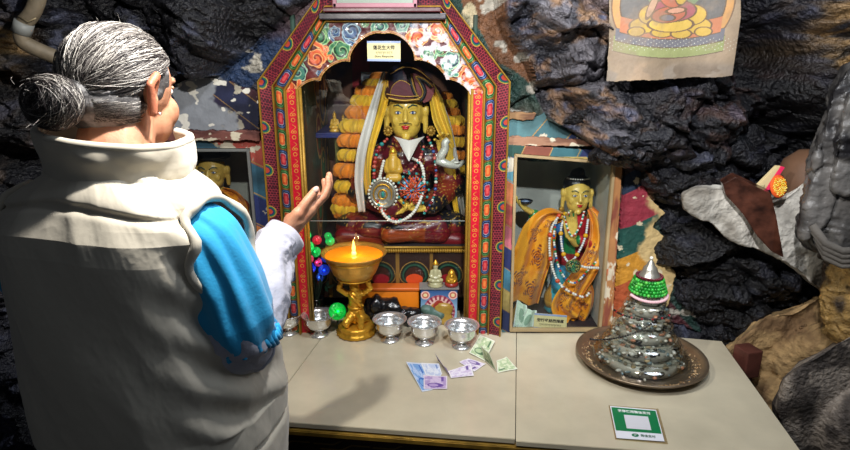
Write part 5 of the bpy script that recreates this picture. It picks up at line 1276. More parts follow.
# ============================================================ BANKNOTES
NOTE = mat('banknote_paper', attr=True, rough=.6, bump=.15, bscale=200)
def note(label, quads, cols, kind, parentname='banknote', seed=1):
    """quads: list of 4 corners ((px,py,height)...), consecutive ones share the fold"""
    allp = [V(on(px, py, ZT+h)) if True else 0 for q_ in quads for px, py, h in q_]
    ctr = sum(allp, V(0, 0, 0))/len(allp); t = thing('banknote', (ctr.x, ctr.y, ZT), label, 'banknote')
    for qi, q_ in enumerate(quads):
        A = [np.array(on(px, py, ZT+h)) for px, py, h in q_]
        nrm = np.cross(A[1]-A[0], A[3]-A[0]); nrm /= np.linalg.norm(nrm); nrm = nrm if nrm[2] > 0 else -nrm
        c1, c2, c3 = cols[qi]
        def mp(S, T): 
            P = A[0][:, None, None]*(1-S)*(1-T)+A[1][:, None, None]*S*(1-T)+A[2][:, None, None]*S*T+A[3][:, None, None]*(1-S)*T
            w = .0012*np.sin(S*7+T*4+seed); return P[0], P[1], P[2]+w*.5+.0008
        def cf(S, T):
            C = np.zeros(S.shape+(3,))+C3(c1)
            n = fbm(S*9, T*9, 0, 3, seed); C = mix(C, C3(c2)+C*0, sm(.42, .6, n))
            gl = np.abs(np.sin(S*60+np.sin(T*14)*4)) < .16; C[gl] = (C[gl]+C3(c3)*1.0)/2
            if qi % 2 == 0: C[np.hypot((S-.72)/.16, (T-.5)/.34) < 1] = C3(c3); C[np.hypot((S-.72)/.10, (T-.42)/.2) < 1] = C3(c2)
            C[(S < .05) | (T < .06) | (S > .96) | (T > .95)] = C3(c1)*.5+C3('#f0eee8')*.5
            C[(np.abs(T-.80) < .05) & (S > .1) & (S < .42)] = C3(c3)
            return C
        grid('note_leaf', NOTE, t, np.linspace(0, 1, 70), np.linspace(0, 1, 50), mp, cf, thick=tuple(-nrm*.0004))
BL = ('#b9cdee', '#7aa6dc', '#3f6fc0'); PU = ('#d8c6e2', '#b49ccc', '#6f50a0'); PUW = ('#e8e2ee', '#cfc0dc', '#6f5a98'); GR = ('#dfe8c8', '#b7cba0', '#5f8060')
note('blue banknote lying under the small purple one', [[(406, 362, .012), (422, 392, .001), (432.5, 390, .001), (421, 363, .003)], [(421, 363, .003), (432.5, 390, .001), (442, 374, .002), (439, 363.5, .006)]], [BL, ('#e3e8f2', '#c4cfe8', '#7d96c8')], 0, seed=2)
note('small folded purple banknote at the front left of the money', [[(423.2, 375, .004), (423.8, 389, .003), (447.3, 389.3, .002), (447.3, 376.5, .004)]], [PU], 0, seed=3)
note('purple banknote standing in a tent fold in the middle of the money', [[(435, 353, .030), (451, 378, .003), (447, 369, .001), (438, 361, .001)], [(448, 371, .010), (451, 378, .003), (474, 376, .003), (471, 364, .012)]], [('#a58fae', '#7a6590', '#4f3a6a'), PUW], 0, seed=4)
note('purple and white banknote lying behind the tent-folded one', [[(459, 362, .003), (468, 358.5, .006), (486, 364, .003), (474, 371.8, .002)]], [PUW], 0, seed=5)
note('green banknote leaning open just in front of the end bowl', [[(480, 335, .018), (469, 353, .004), (485, 361, .002), (495, 341, .014)]], [GR], 0, seed=6)
note('green banknote folded with one half standing beside the slab seam', [[(480.5, 345.5, .034), (489, 353, .026), (497, 372, .003), (485, 361, .002)], [(496.5, 361, .008), (506.5, 357, .008), (517.8, 369, .003), (497.5, 373, .002)]], [('#9aa07c', '#7d8664', '#4a5a40'), GR], 0, seed=7)

# ============================================================ PAYMENT SIGN (its code is left out)
cs = [V(on(*p)) for p in ((610, 406.5), (656, 410.5), (664.5, 442), (616.5, 438.5))]
t = thing('payment_sign', (sum((c.x for c in cs))/4, sum((c.y for c in cs))/4, ZT), 'small green and white payment sign in a clear sleeve lying on the table', 'sign')
zz = ZT+.0012; O_ = [V(c.x, c.y, zz) for c in cs]
def bil(u_, v_, h=0.): return O_[0]*(1-u_)*(1-v_)+O_[1]*u_*(1-v_)+O_[2]*u_*v_+O_[3]*(1-u_)*v_+V(0, 0, h)
def rect(b, u0, v0, u1, v1, h, th=.0003): b.prism([bil(u0, v0, h), bil(u0, v1, h), bil(u1, v1, h), bil(u1, v0, h)], (0, 0, th))
b = MB(); rect(b, 0, 0, 1, 1, 0, .0006); b.build('white_card', mat('white_card', '#e9eaf2', .3), t)
b = MB(); rect(b, .02, .04, .98, .78, .0008, .0004); b.build('green_panel', mat('green_print', '#147a48', .3), t)
b = MB(); rect(b, .26, .27, .78, .70, .0014, .0004); b.build('blank_code_area', mat('blank_white', '#d9d9e0', .35), t)
uX = (O_[1]-O_[0]).normalized(); uY = V(0, 0, 1).cross(uX); Rt = Matrix((uX, uY, V(0, 0, 1))).transposed()
text('lettering', '推荐使用微信支付', bil(.5, .155, .0016), .0125, mat('white_ink', '#f2f4f2', .4), t, Rt, (O_[1]-O_[0]).length*.70)
text('lettering', '微信支付', bil(.68, .89, .0012), .0105, mat('grey_green_ink', '#5d7a6c', .4), t, Rt, (O_[1]-O_[0]).length*.30)
MB().lathe([(0, 0), (.0075, 0), (.0075, .0004), (0, .0004)], bil(.41, .885, .001), 24, sx=1.15, sy=.85).build('logo', mat('logo_green', '#1c7a52', .4), t)
text('logo_tick', '✓', bil(.41, .885, .0018), .010, mat('white_ink'), t, Rt)
b = MB(); c_ = bil(.5, .5); P_ = [c_+(bil(*q_)-c_)*k_ for q_, k_ in (((0, 0), 1.06), ((1, 0), 1.12), ((1, 1), 1.12), ((0, 1), 1.06))]
b.prism([V(p.x, p.y, ZT+.0004) for p in P_], (0, 0, .0005)); b.build('clear_sleeve', glass_mat('sleeve_plastic', (.86, .82, .74), .02), t)

# ============================================================ GLASS BOWL STUPA
pc_ = V(on(639.5, 362)); x, y, z = pc_
t = thing('pewter_tray', pc_, 'wide round pewter tray under the stacked glass bowls', 'tray')
MB().lathe([(0, 0), (.125, 0), (.150, .004), (.176, .016), (.186, .026), (.190, .028), (.189, .031), (.183, .031), (.172, .021), (.148, .009), (.12, .006), (0, .006)], pc_, 80).build('tray_body', mat('pewter', '#8d7c68', .32, .75, .4, 40, .25, 14), t, smooth=True)
tiers = [(.147, .042), (.118, .046), (.095, .044), (.082, .034), (.066, .036), (.055, .040)]
GLB = glass_mat('bowl_glass', (.96, .98, .97), .20)
z_ = z+.0065; st = []
for i, (r, h) in enumerate(tiers):
    tt = thing('glass_bowl', (x, y, z_), ['widest upturned glass bowl resting on the pewter tray', 'second upturned glass bowl from the tray', 'third upturned glass bowl from the tray', 'fourth upturned glass bowl from the tray', 'second upturned glass bowl from the top', 'topmost upturned glass bowl under the green beads'][i], 'bowl', 'glass bowls stacked on the tray')
    o = [(r, 0), (r*1.01, .004), (r*1.0, h*.25), (r*.965, h*.55), (r*.88, h*.82), (r*.74, h*1.0), (r*.45, h*1.08), (0, h*1.1)]
    inn = [(q_[0]*.94, q_[1]*.90+.0) for q_ in o]
    MB().lathe([(0, h*1.1-.006)]+[(a_-.005 if a_ > .01 else 0, max(b_-.005, 0)) for a_, b_ in o[::-1][1:]]+o, (x, y, z_), 64, wob=lambda a_, zz, i=i: .005*math.sin(a_*16+i)).build('glass_shell', GLB, tt, smooth=True)
    # trinkets, grain and shells packed inside
    b = MB(); rr = random.Random(i)
    nn_ = int(110*r/.1)
    for k in range(nn_):
        a_ = rr.uniform(0, 6.283); v_ = rr.random(); q_ = r*(.90-.28*v_**2)*rr.uniform(.80, .98); c_ = rr.choice(['#8d7f6a', '#d9d2c2', '#5a5040', '#c98a6a', '#7a8a8c', '#e9e4da', '#b8a078', '#4a4438', '#8a8a80', '#c8c4b8', '#1f1d1a'])
        b.col(c_).ball((x+q_*math.cos(a_), y+q_*math.sin(a_), z_+.006+v_*h*.80), (rr.uniform(.004, .011), rr.uniform(.004, .010), rr.uniform(.003, .006)), 6)
    b.col('#b8b2a4').lathe([(0, .003), (r*.78, .003), (r*.74, h*.6), (r*.5, h*.9), (0, h*.92)], (x, y, z_), 24)
    b.build('trinkets', BEAD, tt, smooth=True)
    z_ += h*.97
zt3 = z_
rr = random.Random(8); b = MB()
for k in range(420):
    a_ = rr.uniform(0, 6.283); q_ = rr.uniform(.146, .172); b.col(rr.choice(['#8a6a48', '#b8966a', '#5a4632', '#d0b48a', '#3a3024'])).ball((x+q_*math.cos(a_), y+q_*math.sin(a_), z+.007+max(0, q_-.146)*.42+.002), (.003, .0022, .0018), 5)
tag(b.build('grain', BEAD, None, (x, y, z+.007), True), 'brown grain scattered round the rim of the pewter tray', 'grain', kind='stuff')
# green bead coil, pink string, finial
b = MB()
for lv in range(5):
    r_ = .050-.0028*lv; n_ = 30
    for k in range(n_):
        a_ = k/n_*6.283+lv*.1; b.col(rr.choice(['#1f8a2c', '#2fa63a', '#16701f', '#58b848'])).ball((x+r_*math.cos(a_), y+r_*math.sin(a_), zt3-.004+lv*.0085), .0056, 7)
tag(b.build('green_bead_coil', BEAD, None, (x, y, zt3-.008), True), 'coil of green glass beads round the top of the glass stack', 'beads')
b = MB()
for k in range(28):
    a_ = k/28*6.283; b.ball((x+.035*math.cos(a_), y+.035*math.sin(a_), zt3+.040), .0044, 7)
tag(b.build('dark_red_beads', mat('garnet', '#5a1622', .25), None, (x, y, zt3+.03), True), 'ring of dark red beads above the green bead coil', 'beads')
b = MB()
for k in range(26):
    a_ = math.pi+.3+k/26*2.6; b.ball((x+.055*math.cos(a_), y+.055*math.sin(a_), zt3-.014-.006*math.sin(k/26*3.14)), .0048, 7)
tag(b.build('pink_beads', mat('pink_pearl', '#e0b6bc', .3), None, (x, y, zt3-.02), True), 'string of pale pink beads just below the green bead coil', 'beads')
t = thing('silver_finial', (x, y, zt3+.0), 'pointed silver finial crowning the stack of glass bowls', 'finial')
MB().lathe([(0, 0), (.032, 0), (.032, .036), (.029, .042), (.024, .050), (.020, .058), (.018, .066), (.012, .072), (.008, .082), (.004, .088), (0, .09)], (x, y, zt3), 32, wob=lambda a_, zz: .03*math.sin(a_*12)).build('spire', mat('aged_silver'), t, smooth=True)
MB().ball((x, y, zt3+.094), .0055, 10).build('white_stone', mat('pearl'), t, smooth=True)
def spir(a0, a1, z0_, z1_, r0, r1, n=12): return [(x+(r0+(r1-r0)*k/n)*math.cos(a0+(a1-a0)*k/n), y+(r0+(r1-r0)*k/n)*math.sin(a0+(a1-a0)*k/n), z0_+(z1_-z0_)*k/n) for k in range(n+1)]
tag(beads('dark_bead_string', None, spir(-1.0, -3.3, zt3-.02, z+.065, .062, .150, 16), .0034, ['#141214', '#241a1c', '#0d0d10'], 1.05, (x, y, z+.08), n=6), 'thin black bead string slung down the left of the glass stack', 'beads')
tag(beads('red_bead_string', None, spir(-3.2, -.9, zt3-.07, zt3-.055, .092, .078, 12), .0034, ['#141214', '#141214', '#8d1420', '#141214'], 1.05, (x, y, zt3-.08), n=6), 'dark bead string with red beads slung across the glass stack', 'beads')

# ============================================================ RIGHT STATUE
YQ = 1.962
def r(px, py, dy=0.): return at(px, py, YQ+dy)
zq = bz+.0045
t = thing('standing_statue', (r(570, 320)[0], YQ, zq), 'slim gilt-faced standing statue with black topknot in the right glass shrine', 'statue')
hc = V(r(577, 195)); w_, h_, d_ = .044, .068, .046
blob('head', STAT, t, face_elems(hc, w_, h_, d_)+[('c', tuple(hc+V(0, .01, -.04)), .022, tuple(hc+V(-.004, .012, -.09)), .026)], .0024, 4, col1('#e2c05c'))
face_paint(t, hc, w_, h_, d_)
blob('hair', mat('black_hair', '#101014', .35, 0, .5, 90, .1), t, [('e', tuple(hc+V(.0, .013, .036)), (.047, .045, .036)), ('c', tuple(hc+V(-.006, .012, .070)), .020, tuple(hc+V(.006, .012, .074)), .020), ('c', tuple(hc+V(.030, .025, .0)), .018, tuple(hc+V(.036, .028, -.05)), .012)], .0028, 3)
b = MB()
for k in range(13): a_ = 3.5+k/12*2.4; b.ball(hc+V(.040*math.cos(a_), .010+.040*math.sin(a_), .060), .0030, 7)
b.build('hair_pearls', mat('pearl'), t, smooth=True)
for k in (-1, 1):
    c0 = hc+V(k*.052, -.012, -.075); b = MB()
    b.ball(c0+V(0, 0, .028), (.010, .006, .010), 8); b.ball(c0, (.013, .007, .022), 10); b.tube([c0+V(.014*math.cos(a_), 0, .024*math.sin(a_)) for a_ in np.linspace(0, 6.283, 17)[:-1]], .003, 6, closed=True); b.ball(c0+V(0, 0, -.03), .008, 8)
    b.build('earring', GOLDP, t, smooth=True)
def dress(P):
    x_, y_, z_ = P.T; C = np.zeros((len(P), 3))+C3('#2f86a8'); X0 = r(572, 0)[0]
    zc2 = lambda py: r(572, py)[2]
    up_ = z_ > zc2(262); C[up_] = C3('#2f6fb0'); C[up_ & (x_ > X0+.02)] = C3('#1f7a44'); C[up_ & (x_ > X0+.058)] = C3('#b8242e'); C[up_ & (x_ < X0-.03)] = C3('#2f8a4a')
    C[(z_ < zc2(250)) & (z_ > zc2(262))] = C3('#8d2028'); n = fbm(x_*20, y_*20, z_*20, 2, 4)
    C[~up_ & (n > .6)] = C3('#3aa0b0'); C[~up_ & (np.abs((x_-X0+.02)) < .01)] = C3('#b8842c'); C[(z_ < zc2(308))] = C3('#2f7f9a'); C[np.abs(z_-zc2(300)) < .006] = C3('#c79a3a'); return C
blob('dress', STAT, t, [('c', r(574, 226), .052, r(571, 254), .046), ('c', r(560, 226), .030, r(592, 224), .030), ('c', r(571, 256), .05, r(562, 300), .060), ('c', r(562, 300), .058, (r(560, 318)[0], YQ, zq+.045), .062),
  ('c', r(594, 226), .028, r(598, 250, -.02), .024), ('c', r(598, 250, -.02), .023, r(580, 240, -.08), .018), ('c', r(556, 226), .026, r(534, 215, -.03), .02)], .004, 4, dress, disp=lambda P, N: N*(np.sin(P[:, 0]*150+P[:, 2]*8)*.0022*(P[:, 2] < r(572, 262)[2]))[:, None])
E, _ = hand_elems(r(531, 212, -.035), (-.8, -.3, .55), (.2, -.2, 1), .55, .35); E2, _ = hand_elems(r(571, 238, -.085), (-.15, -.1, 1), (-.4, -1, 0), .62, .35)
blob('raised_hand', STAT, t, E+[('c', r(531, 212, -.035), .011, r(538, 217, -.03), .013)], .0022, 2, col1('#e2c05c')); blob('blessing_hand', STAT, t, E2+[('c', r(571, 238, -.085), .012, r(576, 243, -.07), .015)], .0022, 2, col1('#e2c05c'))
MB().lathe([(0, 0), (.060, 0), (.068, .008), (.058, .02), (0, .022)], (r(562, 318)[0], YQ, zq), 40, wob=lambda a_, zz: .03*math.cos(a_*14)).build('lotus_base', mat('teal_base', '#2f7f8a', .4, 0, .3, 60, .2), t, smooth=True)
t = thing('skull_cup', r(524, 207, -.05), 'small dark cup with white and blue filling on the raised hand', 'cup')
cp = V(r(525, 205, -.045)); MB().lathe([(0, 0), (.012, .001), (.022, .008), (.026, .016), (.024, .017), (.02, .010), (0, .004)], cp, 24).build('cup_body', mat('dark_cup', '#23262c', .25, 0, coat=.4), t, smooth=True)
MB().lathe([(0, .011), (.021, .0125), (0, .018)], cp, 20).build('filling', mat('blue_white', '#8fa6c9', .3, 0, 0, 1, .4, 60), t, smooth=True)
# orange brocade shawl: two falls
def shawl(S, T):
    C = np.zeros(S.shape+(3,))+C3('#e08a14'); C = mix(C, C3('#f0a52c')+C*0, sm(.45, .6, fbm(S*8, T*5, 0, 3, 5)))
    for cu, cv, q_ in ((.25, .35, .1), (.42, .62, .11), (.60, .38, .11), (.78, .66, .11), (.86, .3, .08)):
        dx = S-cu; dy = (T-cv)*.55; d = np.hypot(dx, dy); a_ = np.arctan2(dy, dx); m = (d < .075*(1+.35*np.cos(a_*5+q_*30))) & (np.sin(d*260+a_*3) > -.1); C[m] = C3('#7a2a1c'); C[m & (np.sin(dx*150) > .5)] = C3('#3a2a50')
    C[np.abs(T-.05) < .03] = C3('#b8641a'); return C
SH = mat('orange_brocade', attr=True, rough=.38, bump=.25, bscale=220, sheen=.2)
solo(ribbon('brocade_shawl', SH, None, [r(562, 216, -.02), r(549, 219, -.06), r(540, 232, -.065), r(533, 256, -.06), r(525, 280, -.05), r(518, 302, -.03)], [.03, .075, .115, .135, .14, .15], None, (0, -1, 0), 4.5, .010, .0015, 110, 60, colf=shawl, origin=r(524, 305, -.04)), 'orange brocade shawl fall hanging from the raised arm of the standing statue', 'shawl')
solo(ribbon('brocade_shawl', SH, None, [r(590, 208, -.02), r(597, 222, -.05), r(597, 245, -.075), r(587, 268, -.095), r(574, 288, -.105), r(564, 306, -.105), r(574, 318, -.10)], [.02, .05, .07, .075, .085, .09, .08], None, (0, -1, 0), 3.5, .009, .0015, 110, 50, colf=shawl, origin=r(566, 316, -.08)), 'orange brocade shawl fall crossing the front of the standing statue', 'shawl')
solo(ribbon('brocade_shawl', SH, None, [r(580, 276, -.08), r(582, 292, -.085), r(580, 308, -.085), r(573, 325, -.08)], [.05, .085, .09, .07], None, (0, -1, 0), 4.5, .009, .0015, 80, 40, colf=shawl, origin=r(580, 322, -.08)), 'gathered orange brocade end hanging right of the name card', 'shawl')
nk = lambda label, pts, r_, cols, **k: solo(beads('bead_necklace', None, [r(*p) for p in pts], r_, cols, .85, r(*pts[len(pts)//2]), **k), label, 'necklace')
nk('white bead strand down the left side of the standing statue', [(560, 214, -.06), (551, 230, -.10), (550, 255, -.12), (556, 278, -.13), (566, 290, -.14)], .0048, ['#e6e2d8', '#d6d2c8'], every=(9, .0085, '#cf4a2a'))
nk('white bead strand with yellow and coral stones looping the standing statue', [(566, 212, -.07), (561, 230, -.10), (563, 252, -.12), (569, 262, -.13), (577, 255, -.125), (585, 238, -.11), (588, 220, -.08)], .0046, ['#e6e2d8', '#d0d4da'], every=(8, .0085, '#e0a41c'))
nk('red and green bead strand low across the standing statue', [(557, 216, -.065), (554, 240, -.11), (560, 270, -.13), (574, 283, -.14), (590, 268, -.13), (596, 262, -.12)], .0044, ['#c43a2a', '#2f8a4a', '#e6e2d8', '#e6e2d8', '#2f6fb0'])
nk('white bead rope around the waist of the standing statue', [(561, 286, -.14), (572, 293, -.145), (584, 297, -.14), (590, 292, -.135)], .0052, ['#e6e2d8', '#8a4a3a', '#e6e2d8'])
nk('white bead rope across the sleeve of the standing statue', [(574, 262, -.135), (584, 267, -.14), (598, 268, -.125)], .0052, ['#e6e2d8', '#d6d2c8'])
nk('turquoise and white bead strand high on the standing statue', [(570, 210, -.065), (566, 222, -.09), (572, 236, -.11), (580, 226, -.10), (584, 212, -.07)], .0042, ['#2f9a86', '#e6e2d8', '#c43a2a', '#e6e2d8'])
t = thing('green_brooch', r(573, 276, -.15), 'round green stone brooch at the middle of the standing statue', 'brooch'); c0 = V(r(573, 266, -.15))
b = MB()
for k in range(34): q_ = .020*math.sqrt(k/34); a_ = k*2.4; b.col(random.choice(['#1f5a3a', '#2f7a4a', '#8a8a4a', '#1a3a2a'])).ball(c0+V(q_*math.cos(a_), -.004, q_*math.sin(a_)), .0036, 6)
b.build('stones', BEAD, t, smooth=True); b = MB(); b.tube([c0+V(.022*math.cos(a_), -.002, .022*math.sin(a_)) for a_ in np.linspace(0, 6.283, 25)[:-1]], .0036, 7, closed=True); b.build('brooch_rim', mat('old_brass', '#7d7648', .35, .6), t, smooth=True)
card('name_card', 'cream card with blue bands and black writing at the foot of the standing statue', (534.5, 313), (567, 315.5), (566.5, 330.5), (533.5, 328.5), YR+.016, ['空行母益西措嘉', 'TIB'], [.090, .074], [.0125, .0085], [.42, .70])
def foldm(A):
    A = [np.array(at(*a_)) for a_ in A]
    return lambda S, T: tuple((A[0][:, None, None]*(1-S)*(1-T)+A[1][:, None, None]*S*(1-T)+A[2][:, None, None]*S*T+A[3][:, None, None]*(1-S)*T)+np.array([0, 1, 0])[:, None, None]*.004*np.sin(S*9))
def notecol(S, T):
    C = np.zeros(S.shape+(3,))+C3('#c6dcc8'); C[np.abs(np.sin(S*40+np.sin(T*9)*3)) < .2] = C3('#8fb098'); C[(S < .08) | (S > .92)] = C3('#dfe8e4'); C[np.hypot((S-.5)/.2, (T-.5)/.3) < 1] = C3('#7fa08a'); return C
for A, lb in ((((517, 300, 1.835), (527, 306, 1.835), (529, 326, 1.825), (513, 328, 1.825)), 'pale green banknote propped at the lower left inside the right shrine'), (((527, 309, 1.828), (537, 311, 1.828), (534, 327, 1.825), (514, 331, 1.822)), 'pale green banknote lying against the name card in the right shrine')):
    solo(grid('banknote', NOTE, None, np.linspace(0, 1, 40), np.linspace(0, 1, 40), foldm(A), notecol, thick=(0, .0005, 0), origin=at(*A[3])), lb, 'banknote')
p = (r(534, 0)[0]-.02, 1.875, zq); t = thing('gilt_offering', p, 'small gilt cone-shaped offering beside the banknotes in the right shrine', 'offering'); b = MB().lathe([(0, 0), (.022, 0), (.024, .010), (.020, .022), (.016, .030), (.017, .036), (.010, .05), (.004, .066), (0, .070)], p, 20, wob=lambda a_, zz: .05*math.cos(a_*8)); b.build('cone', GOLDP, t, smooth=True)

# ============================================================ LEFT STATUE
YLs = 1.905
def l(px, py, dy=0.): return at(px, py, YLs+dy)
t = thing('small_statue', (l(213, 240)[0], YLs, bz+.05), 'gilt-faced statue with dark crown and orange robe in the left glass shrine', 'statue')
hc = V(l(212.5, 172)); w_, h_, d_ = .046, .064, .046
blob('head', STAT, t, face_elems(hc, w_, h_, d_)+[('c', tuple(hc+V(0, .01, -.04)), .026, tuple(hc+V(0, .012, -.08)), .03)], .0024, 4, col1('#c8a450'))
face_paint(t, hc, w_, h_, d_)
blob('dark_crown', mat('dark_crown_cloth', '#17161c', .5, 0, .5, 60, .2), t, [('e', tuple(hc+V(0, .01, .052)), (.054, .046, .024)), ('e', tuple(hc+V(0, .012, .075)), (.040, .035, .035)), ('c', tuple(hc+V(-.05, .01, .055)), .012, tuple(hc+V(-.045, .01, .09)), .006), ('c', tuple(hc+V(.05, .01, .055)), .012, tuple(hc+V(.045, .01, .09)), .006)], .003, 3)
blob('body', STAT, t, [('c', tuple(hc+V(0, .02, -.13)), .07, (hc.x, YLs+.01, bz+.11), .085), ('c', tuple(hc+V(-.07, .02, -.125)), .035, tuple(hc+V(.07, .02, -.125)), .035), ('c', (hc.x-.08, YLs-.02, bz+.095), .05, (hc.x+.08, YLs-.02, bz+.095), .05)], .005, 4, lambda P: mix(np.zeros((len(P), 3))+C3('#1f5a4a'), np.zeros((len(P), 3))+C3('#a8442a'), (P[:, 0] > hc.x+.0).astype(float)))
def gold_brocade(S, T):
    C = np.zeros(S.shape+(3,))+C3('#d98a1c'); n = fbm(S*20, T*12, 0, 3, 4); return mix(C, C3('#a85a14')+C*0, sm(.5, .56, n))
solo(ribbon('brocade_shawl', mat('orange_brocade'), None, [tuple(hc+V(.035, -.03, -.055)), tuple(hc+V(.075, -.05, -.09)), tuple(hc+V(.085, -.06, -.16)), tuple(hc+V(.08, -.06, -.26)), tuple(hc+V(.07, -.055, -.34))], [.03, .08, .10, .11, .10], None, (0, -1, 0), 5, .008, .0015, 80, 40, colf=gold_brocade, origin=tuple(hc+V(.07, -.06, -.34))), 'orange brocade shawl on the shoulder of the left shrine statue', 'shawl')
# ============================================================ THE WOMAN
def W3(x, y, z): return V(x, y, z+CAMZ)
fa = math.radians(73); FW = V(math.cos(fa), math.sin(fa), 0); RT = V(math.sin(fa), -math.cos(fa), 0); UP = V(0, 0, 1)
ba = math.radians(75); BF = V(math.cos(ba), math.sin(ba), 0); BR_ = V(math.sin(ba), -math.cos(ba), 0)
HC = W3(-.494, .998, -.068)
tilt = Matrix.Rotation(math.radians(-8), 3, RT)       # head bowed a little
HF = tilt @ FW; HU = tilt @ UP
HS = .89
def hd(f, r_, u): return HC+(HF*f+RT*r_+HU*u)*HS
HR = Matrix((HF, RT*-1, HU)).transposed()
hips = W3(-.50, .955, -.70); chest = W3(-.505, .935, -.36); neck0 = W3(-.500, .925, -.20)
shR = W3(-.345, .880, -.280); shL = W3(-.675, .968, -.280)
elR = W3(-.310, .882, -.446); wrR = W3(-.279, 1.090, -.352)
elL = W3(-.72, 1.05, -.47); wrL = W3(-.60, 1.15, -.42)
person = thing('person', (hips.x, hips.y, .0), 'grey-haired woman in cream padded vest seen from behind with one hand raised', 'person')
E = [('e', hd(-.012, 0, .022), (.098, .078, .092), HR), ('e', hd(.035, 0, -.045), (.062, .058, .062), HR), ('c', hd(.045, 0, -.075), .036, hd(.062, 0, -.095), .024),
     ('c', hd(.089, 0, .008), .009, hd(.108, 0, -.030), .014), ('e', hd(.096, 0, -.056), (.012, .026, .008), HR), ('e', hd(.093, 0, -.067), (.011, .022, .008), HR), ('e', hd(.074, 0, .030), (.016, .050, .012), HR)]
for q_ in (-1, 1):
    E += [('e', hd(.058, q_*.038, -.030), (.027, .023, .030), HR), ('c', hd(-.022, q_*.078, .002), .009, hd(-.026, q_*.090, .030), .0085), ('c', hd(-.026, q_*.090, .030), .0085, hd(-.048, q_*.096, .012), .007), ('c', hd(-.048, q_*.096, .012), .007, hd(-.034, q_*.087, -.034), .0085), ('c', hd(-.034, q_*.087, -.034), .009, hd(-.020, q_*.080, -.010), .007), ('c', hd(-.036, q_*.082, .012), .010, hd(-.030, q_*.080, -.014), .009)]
E = [(e[0], e[1], tuple(v*HS for v in e[2]), e[3]) if e[0] == 'e' else (e[0], e[1], e[2]*HS, e[3], e[4]*HS) for e in E]
E += [('c', hd(-.02, 0, -.05), .055, neck0, .062), ('c', neck0, .07, chest, .12), ('c', chest+BR_*.06, .105, hips+BR_*.05, .11), ('c', chest-BR_*.06, .105, hips-BR_*.05, .11), ('c', shR, .032, shL, .032),
      ('c', shR, .032, elR, .038), ('c', elR, .038, wrR, .026), ('c', shL, .032, elL, .038), ('c', elL, .038, wrL, .026)]
for q_ in (-1, 1):
    hp = hips+BR_*q_*.09; kn = W3(hp.x+.01, hp.y+.02, -1.13); an = W3(hp.x, hp.y, -1.53)
    E += [('c', hp, .095, kn, .058), ('c', kn, .056, an, .038), ('c', an+V(0, 0, -.03), .034, an+BF*.12+V(0, 0, -.045), .026)]
def person_hand(w, fdir, ndir, side, curls, thumb, k=.86):
    f = V(fdir).normalized(); n = V(ndir); n = (n-f*n.dot(f)).normalized(); th = f.cross(n)*side; E = []
    spec = [(.027, .042, .025, .021, .0092), (.009, .046, .029, .023, .0094), (-.009, .043, .026, .021, .0090), (-.026, .034, .020, .018, .0080)]
    for i, (o, l1, l2, l3, r_) in enumerate(spec):
        o *= k; l1 *= k; l2 *= k; l3 *= k; r_ *= .93
        base = w+f*(.084-.005*abs(i-1))*k+th*o+n*.004
        E.append(('c', w+f*.012+th*o*.6, .0155, base, r_*1.35))
        d = (f+th*o*1.6).normalized(); ang = 0; p = base
        for l_, c_ in zip((l1, l2, l3), curls):
            ang += c_*(1+.10*i); dd = d*math.cos(ang)+n*math.sin(ang); p2 = p+dd*l_; E.append(('c', p, r_, p2, r_*.90)); p = p2; r_ *= .92
    p = w+f*.010+th*.014+n*.004
    for (a1, a2, a3), l_, r_ in zip(thumb, (.045*k, .036*k, .030*k), (.0145, .0105, .0092)):
        d = (f*a1+th*a2+n*a3).normalized(); p2 = p+d*l_; E.append(('c', p, r_, p2, r_*.88)); p = p2
    E.append(('e', w+f*.03+th*.020+n*.008, (.022, .018, .018)))
    return E, p, d, n, f, th
# right hand: palm up, fingers together, tips rising to the upper right
hf = (W3(-.195, 1.150, -.285)-wrR).normalized(); 
EH, tp, td, hn, hf_, hth = person_hand(wrR+hf*.01, hf, V(-.62, .18, .76), 1, (.05, .38, .38), ((.78, .48, .22), (.96, .10, .22), (.98, -.06, .18)))
EL, *_ = person_hand(wrL, V(.35, .55, .75), V(.6, -.5, .2), -1, (.2, .45, .4), ((.70, .50, .42), (.92, .12, .36), (.97, -.05, .20)))
def skin(P):
    n = fbm(P[:, 0]*60, P[:, 1]*60, P[:, 2]*60, 3, 7); C = np.zeros((len(P), 3))+C3('#c08a6c'); C = mix(C, C3('#a8694f')+C*0, sm(.45, .65, n)*.5)
    loc = (P-np.array(HC)) @ np.array(HR)   # head frame: f, -r, u
    ear = (np.abs(loc[:, 1]) > .078) & (np.abs(loc[:, 2]) < .06) & (np.linalg.norm(loc, axis=1) < .13); C[ear] = C3('#b06a50')
    lips = (loc[:, 0] > .094) & (np.abs(loc[:, 1]) < .026) & (loc[:, 2] < -.048) & (loc[:, 2] > -.074) & (np.linalg.norm(loc, axis=1) < .14); C[lips] = C3('#a0504a')
    return C
SKIN = mat('skin', attr=True, rough=.5, bump=.25, bscale=320, var=.08, vscale=50, sss=.12)
body = blob('body', SKIN, person, E+EH+EL, .0030, 4, skin)
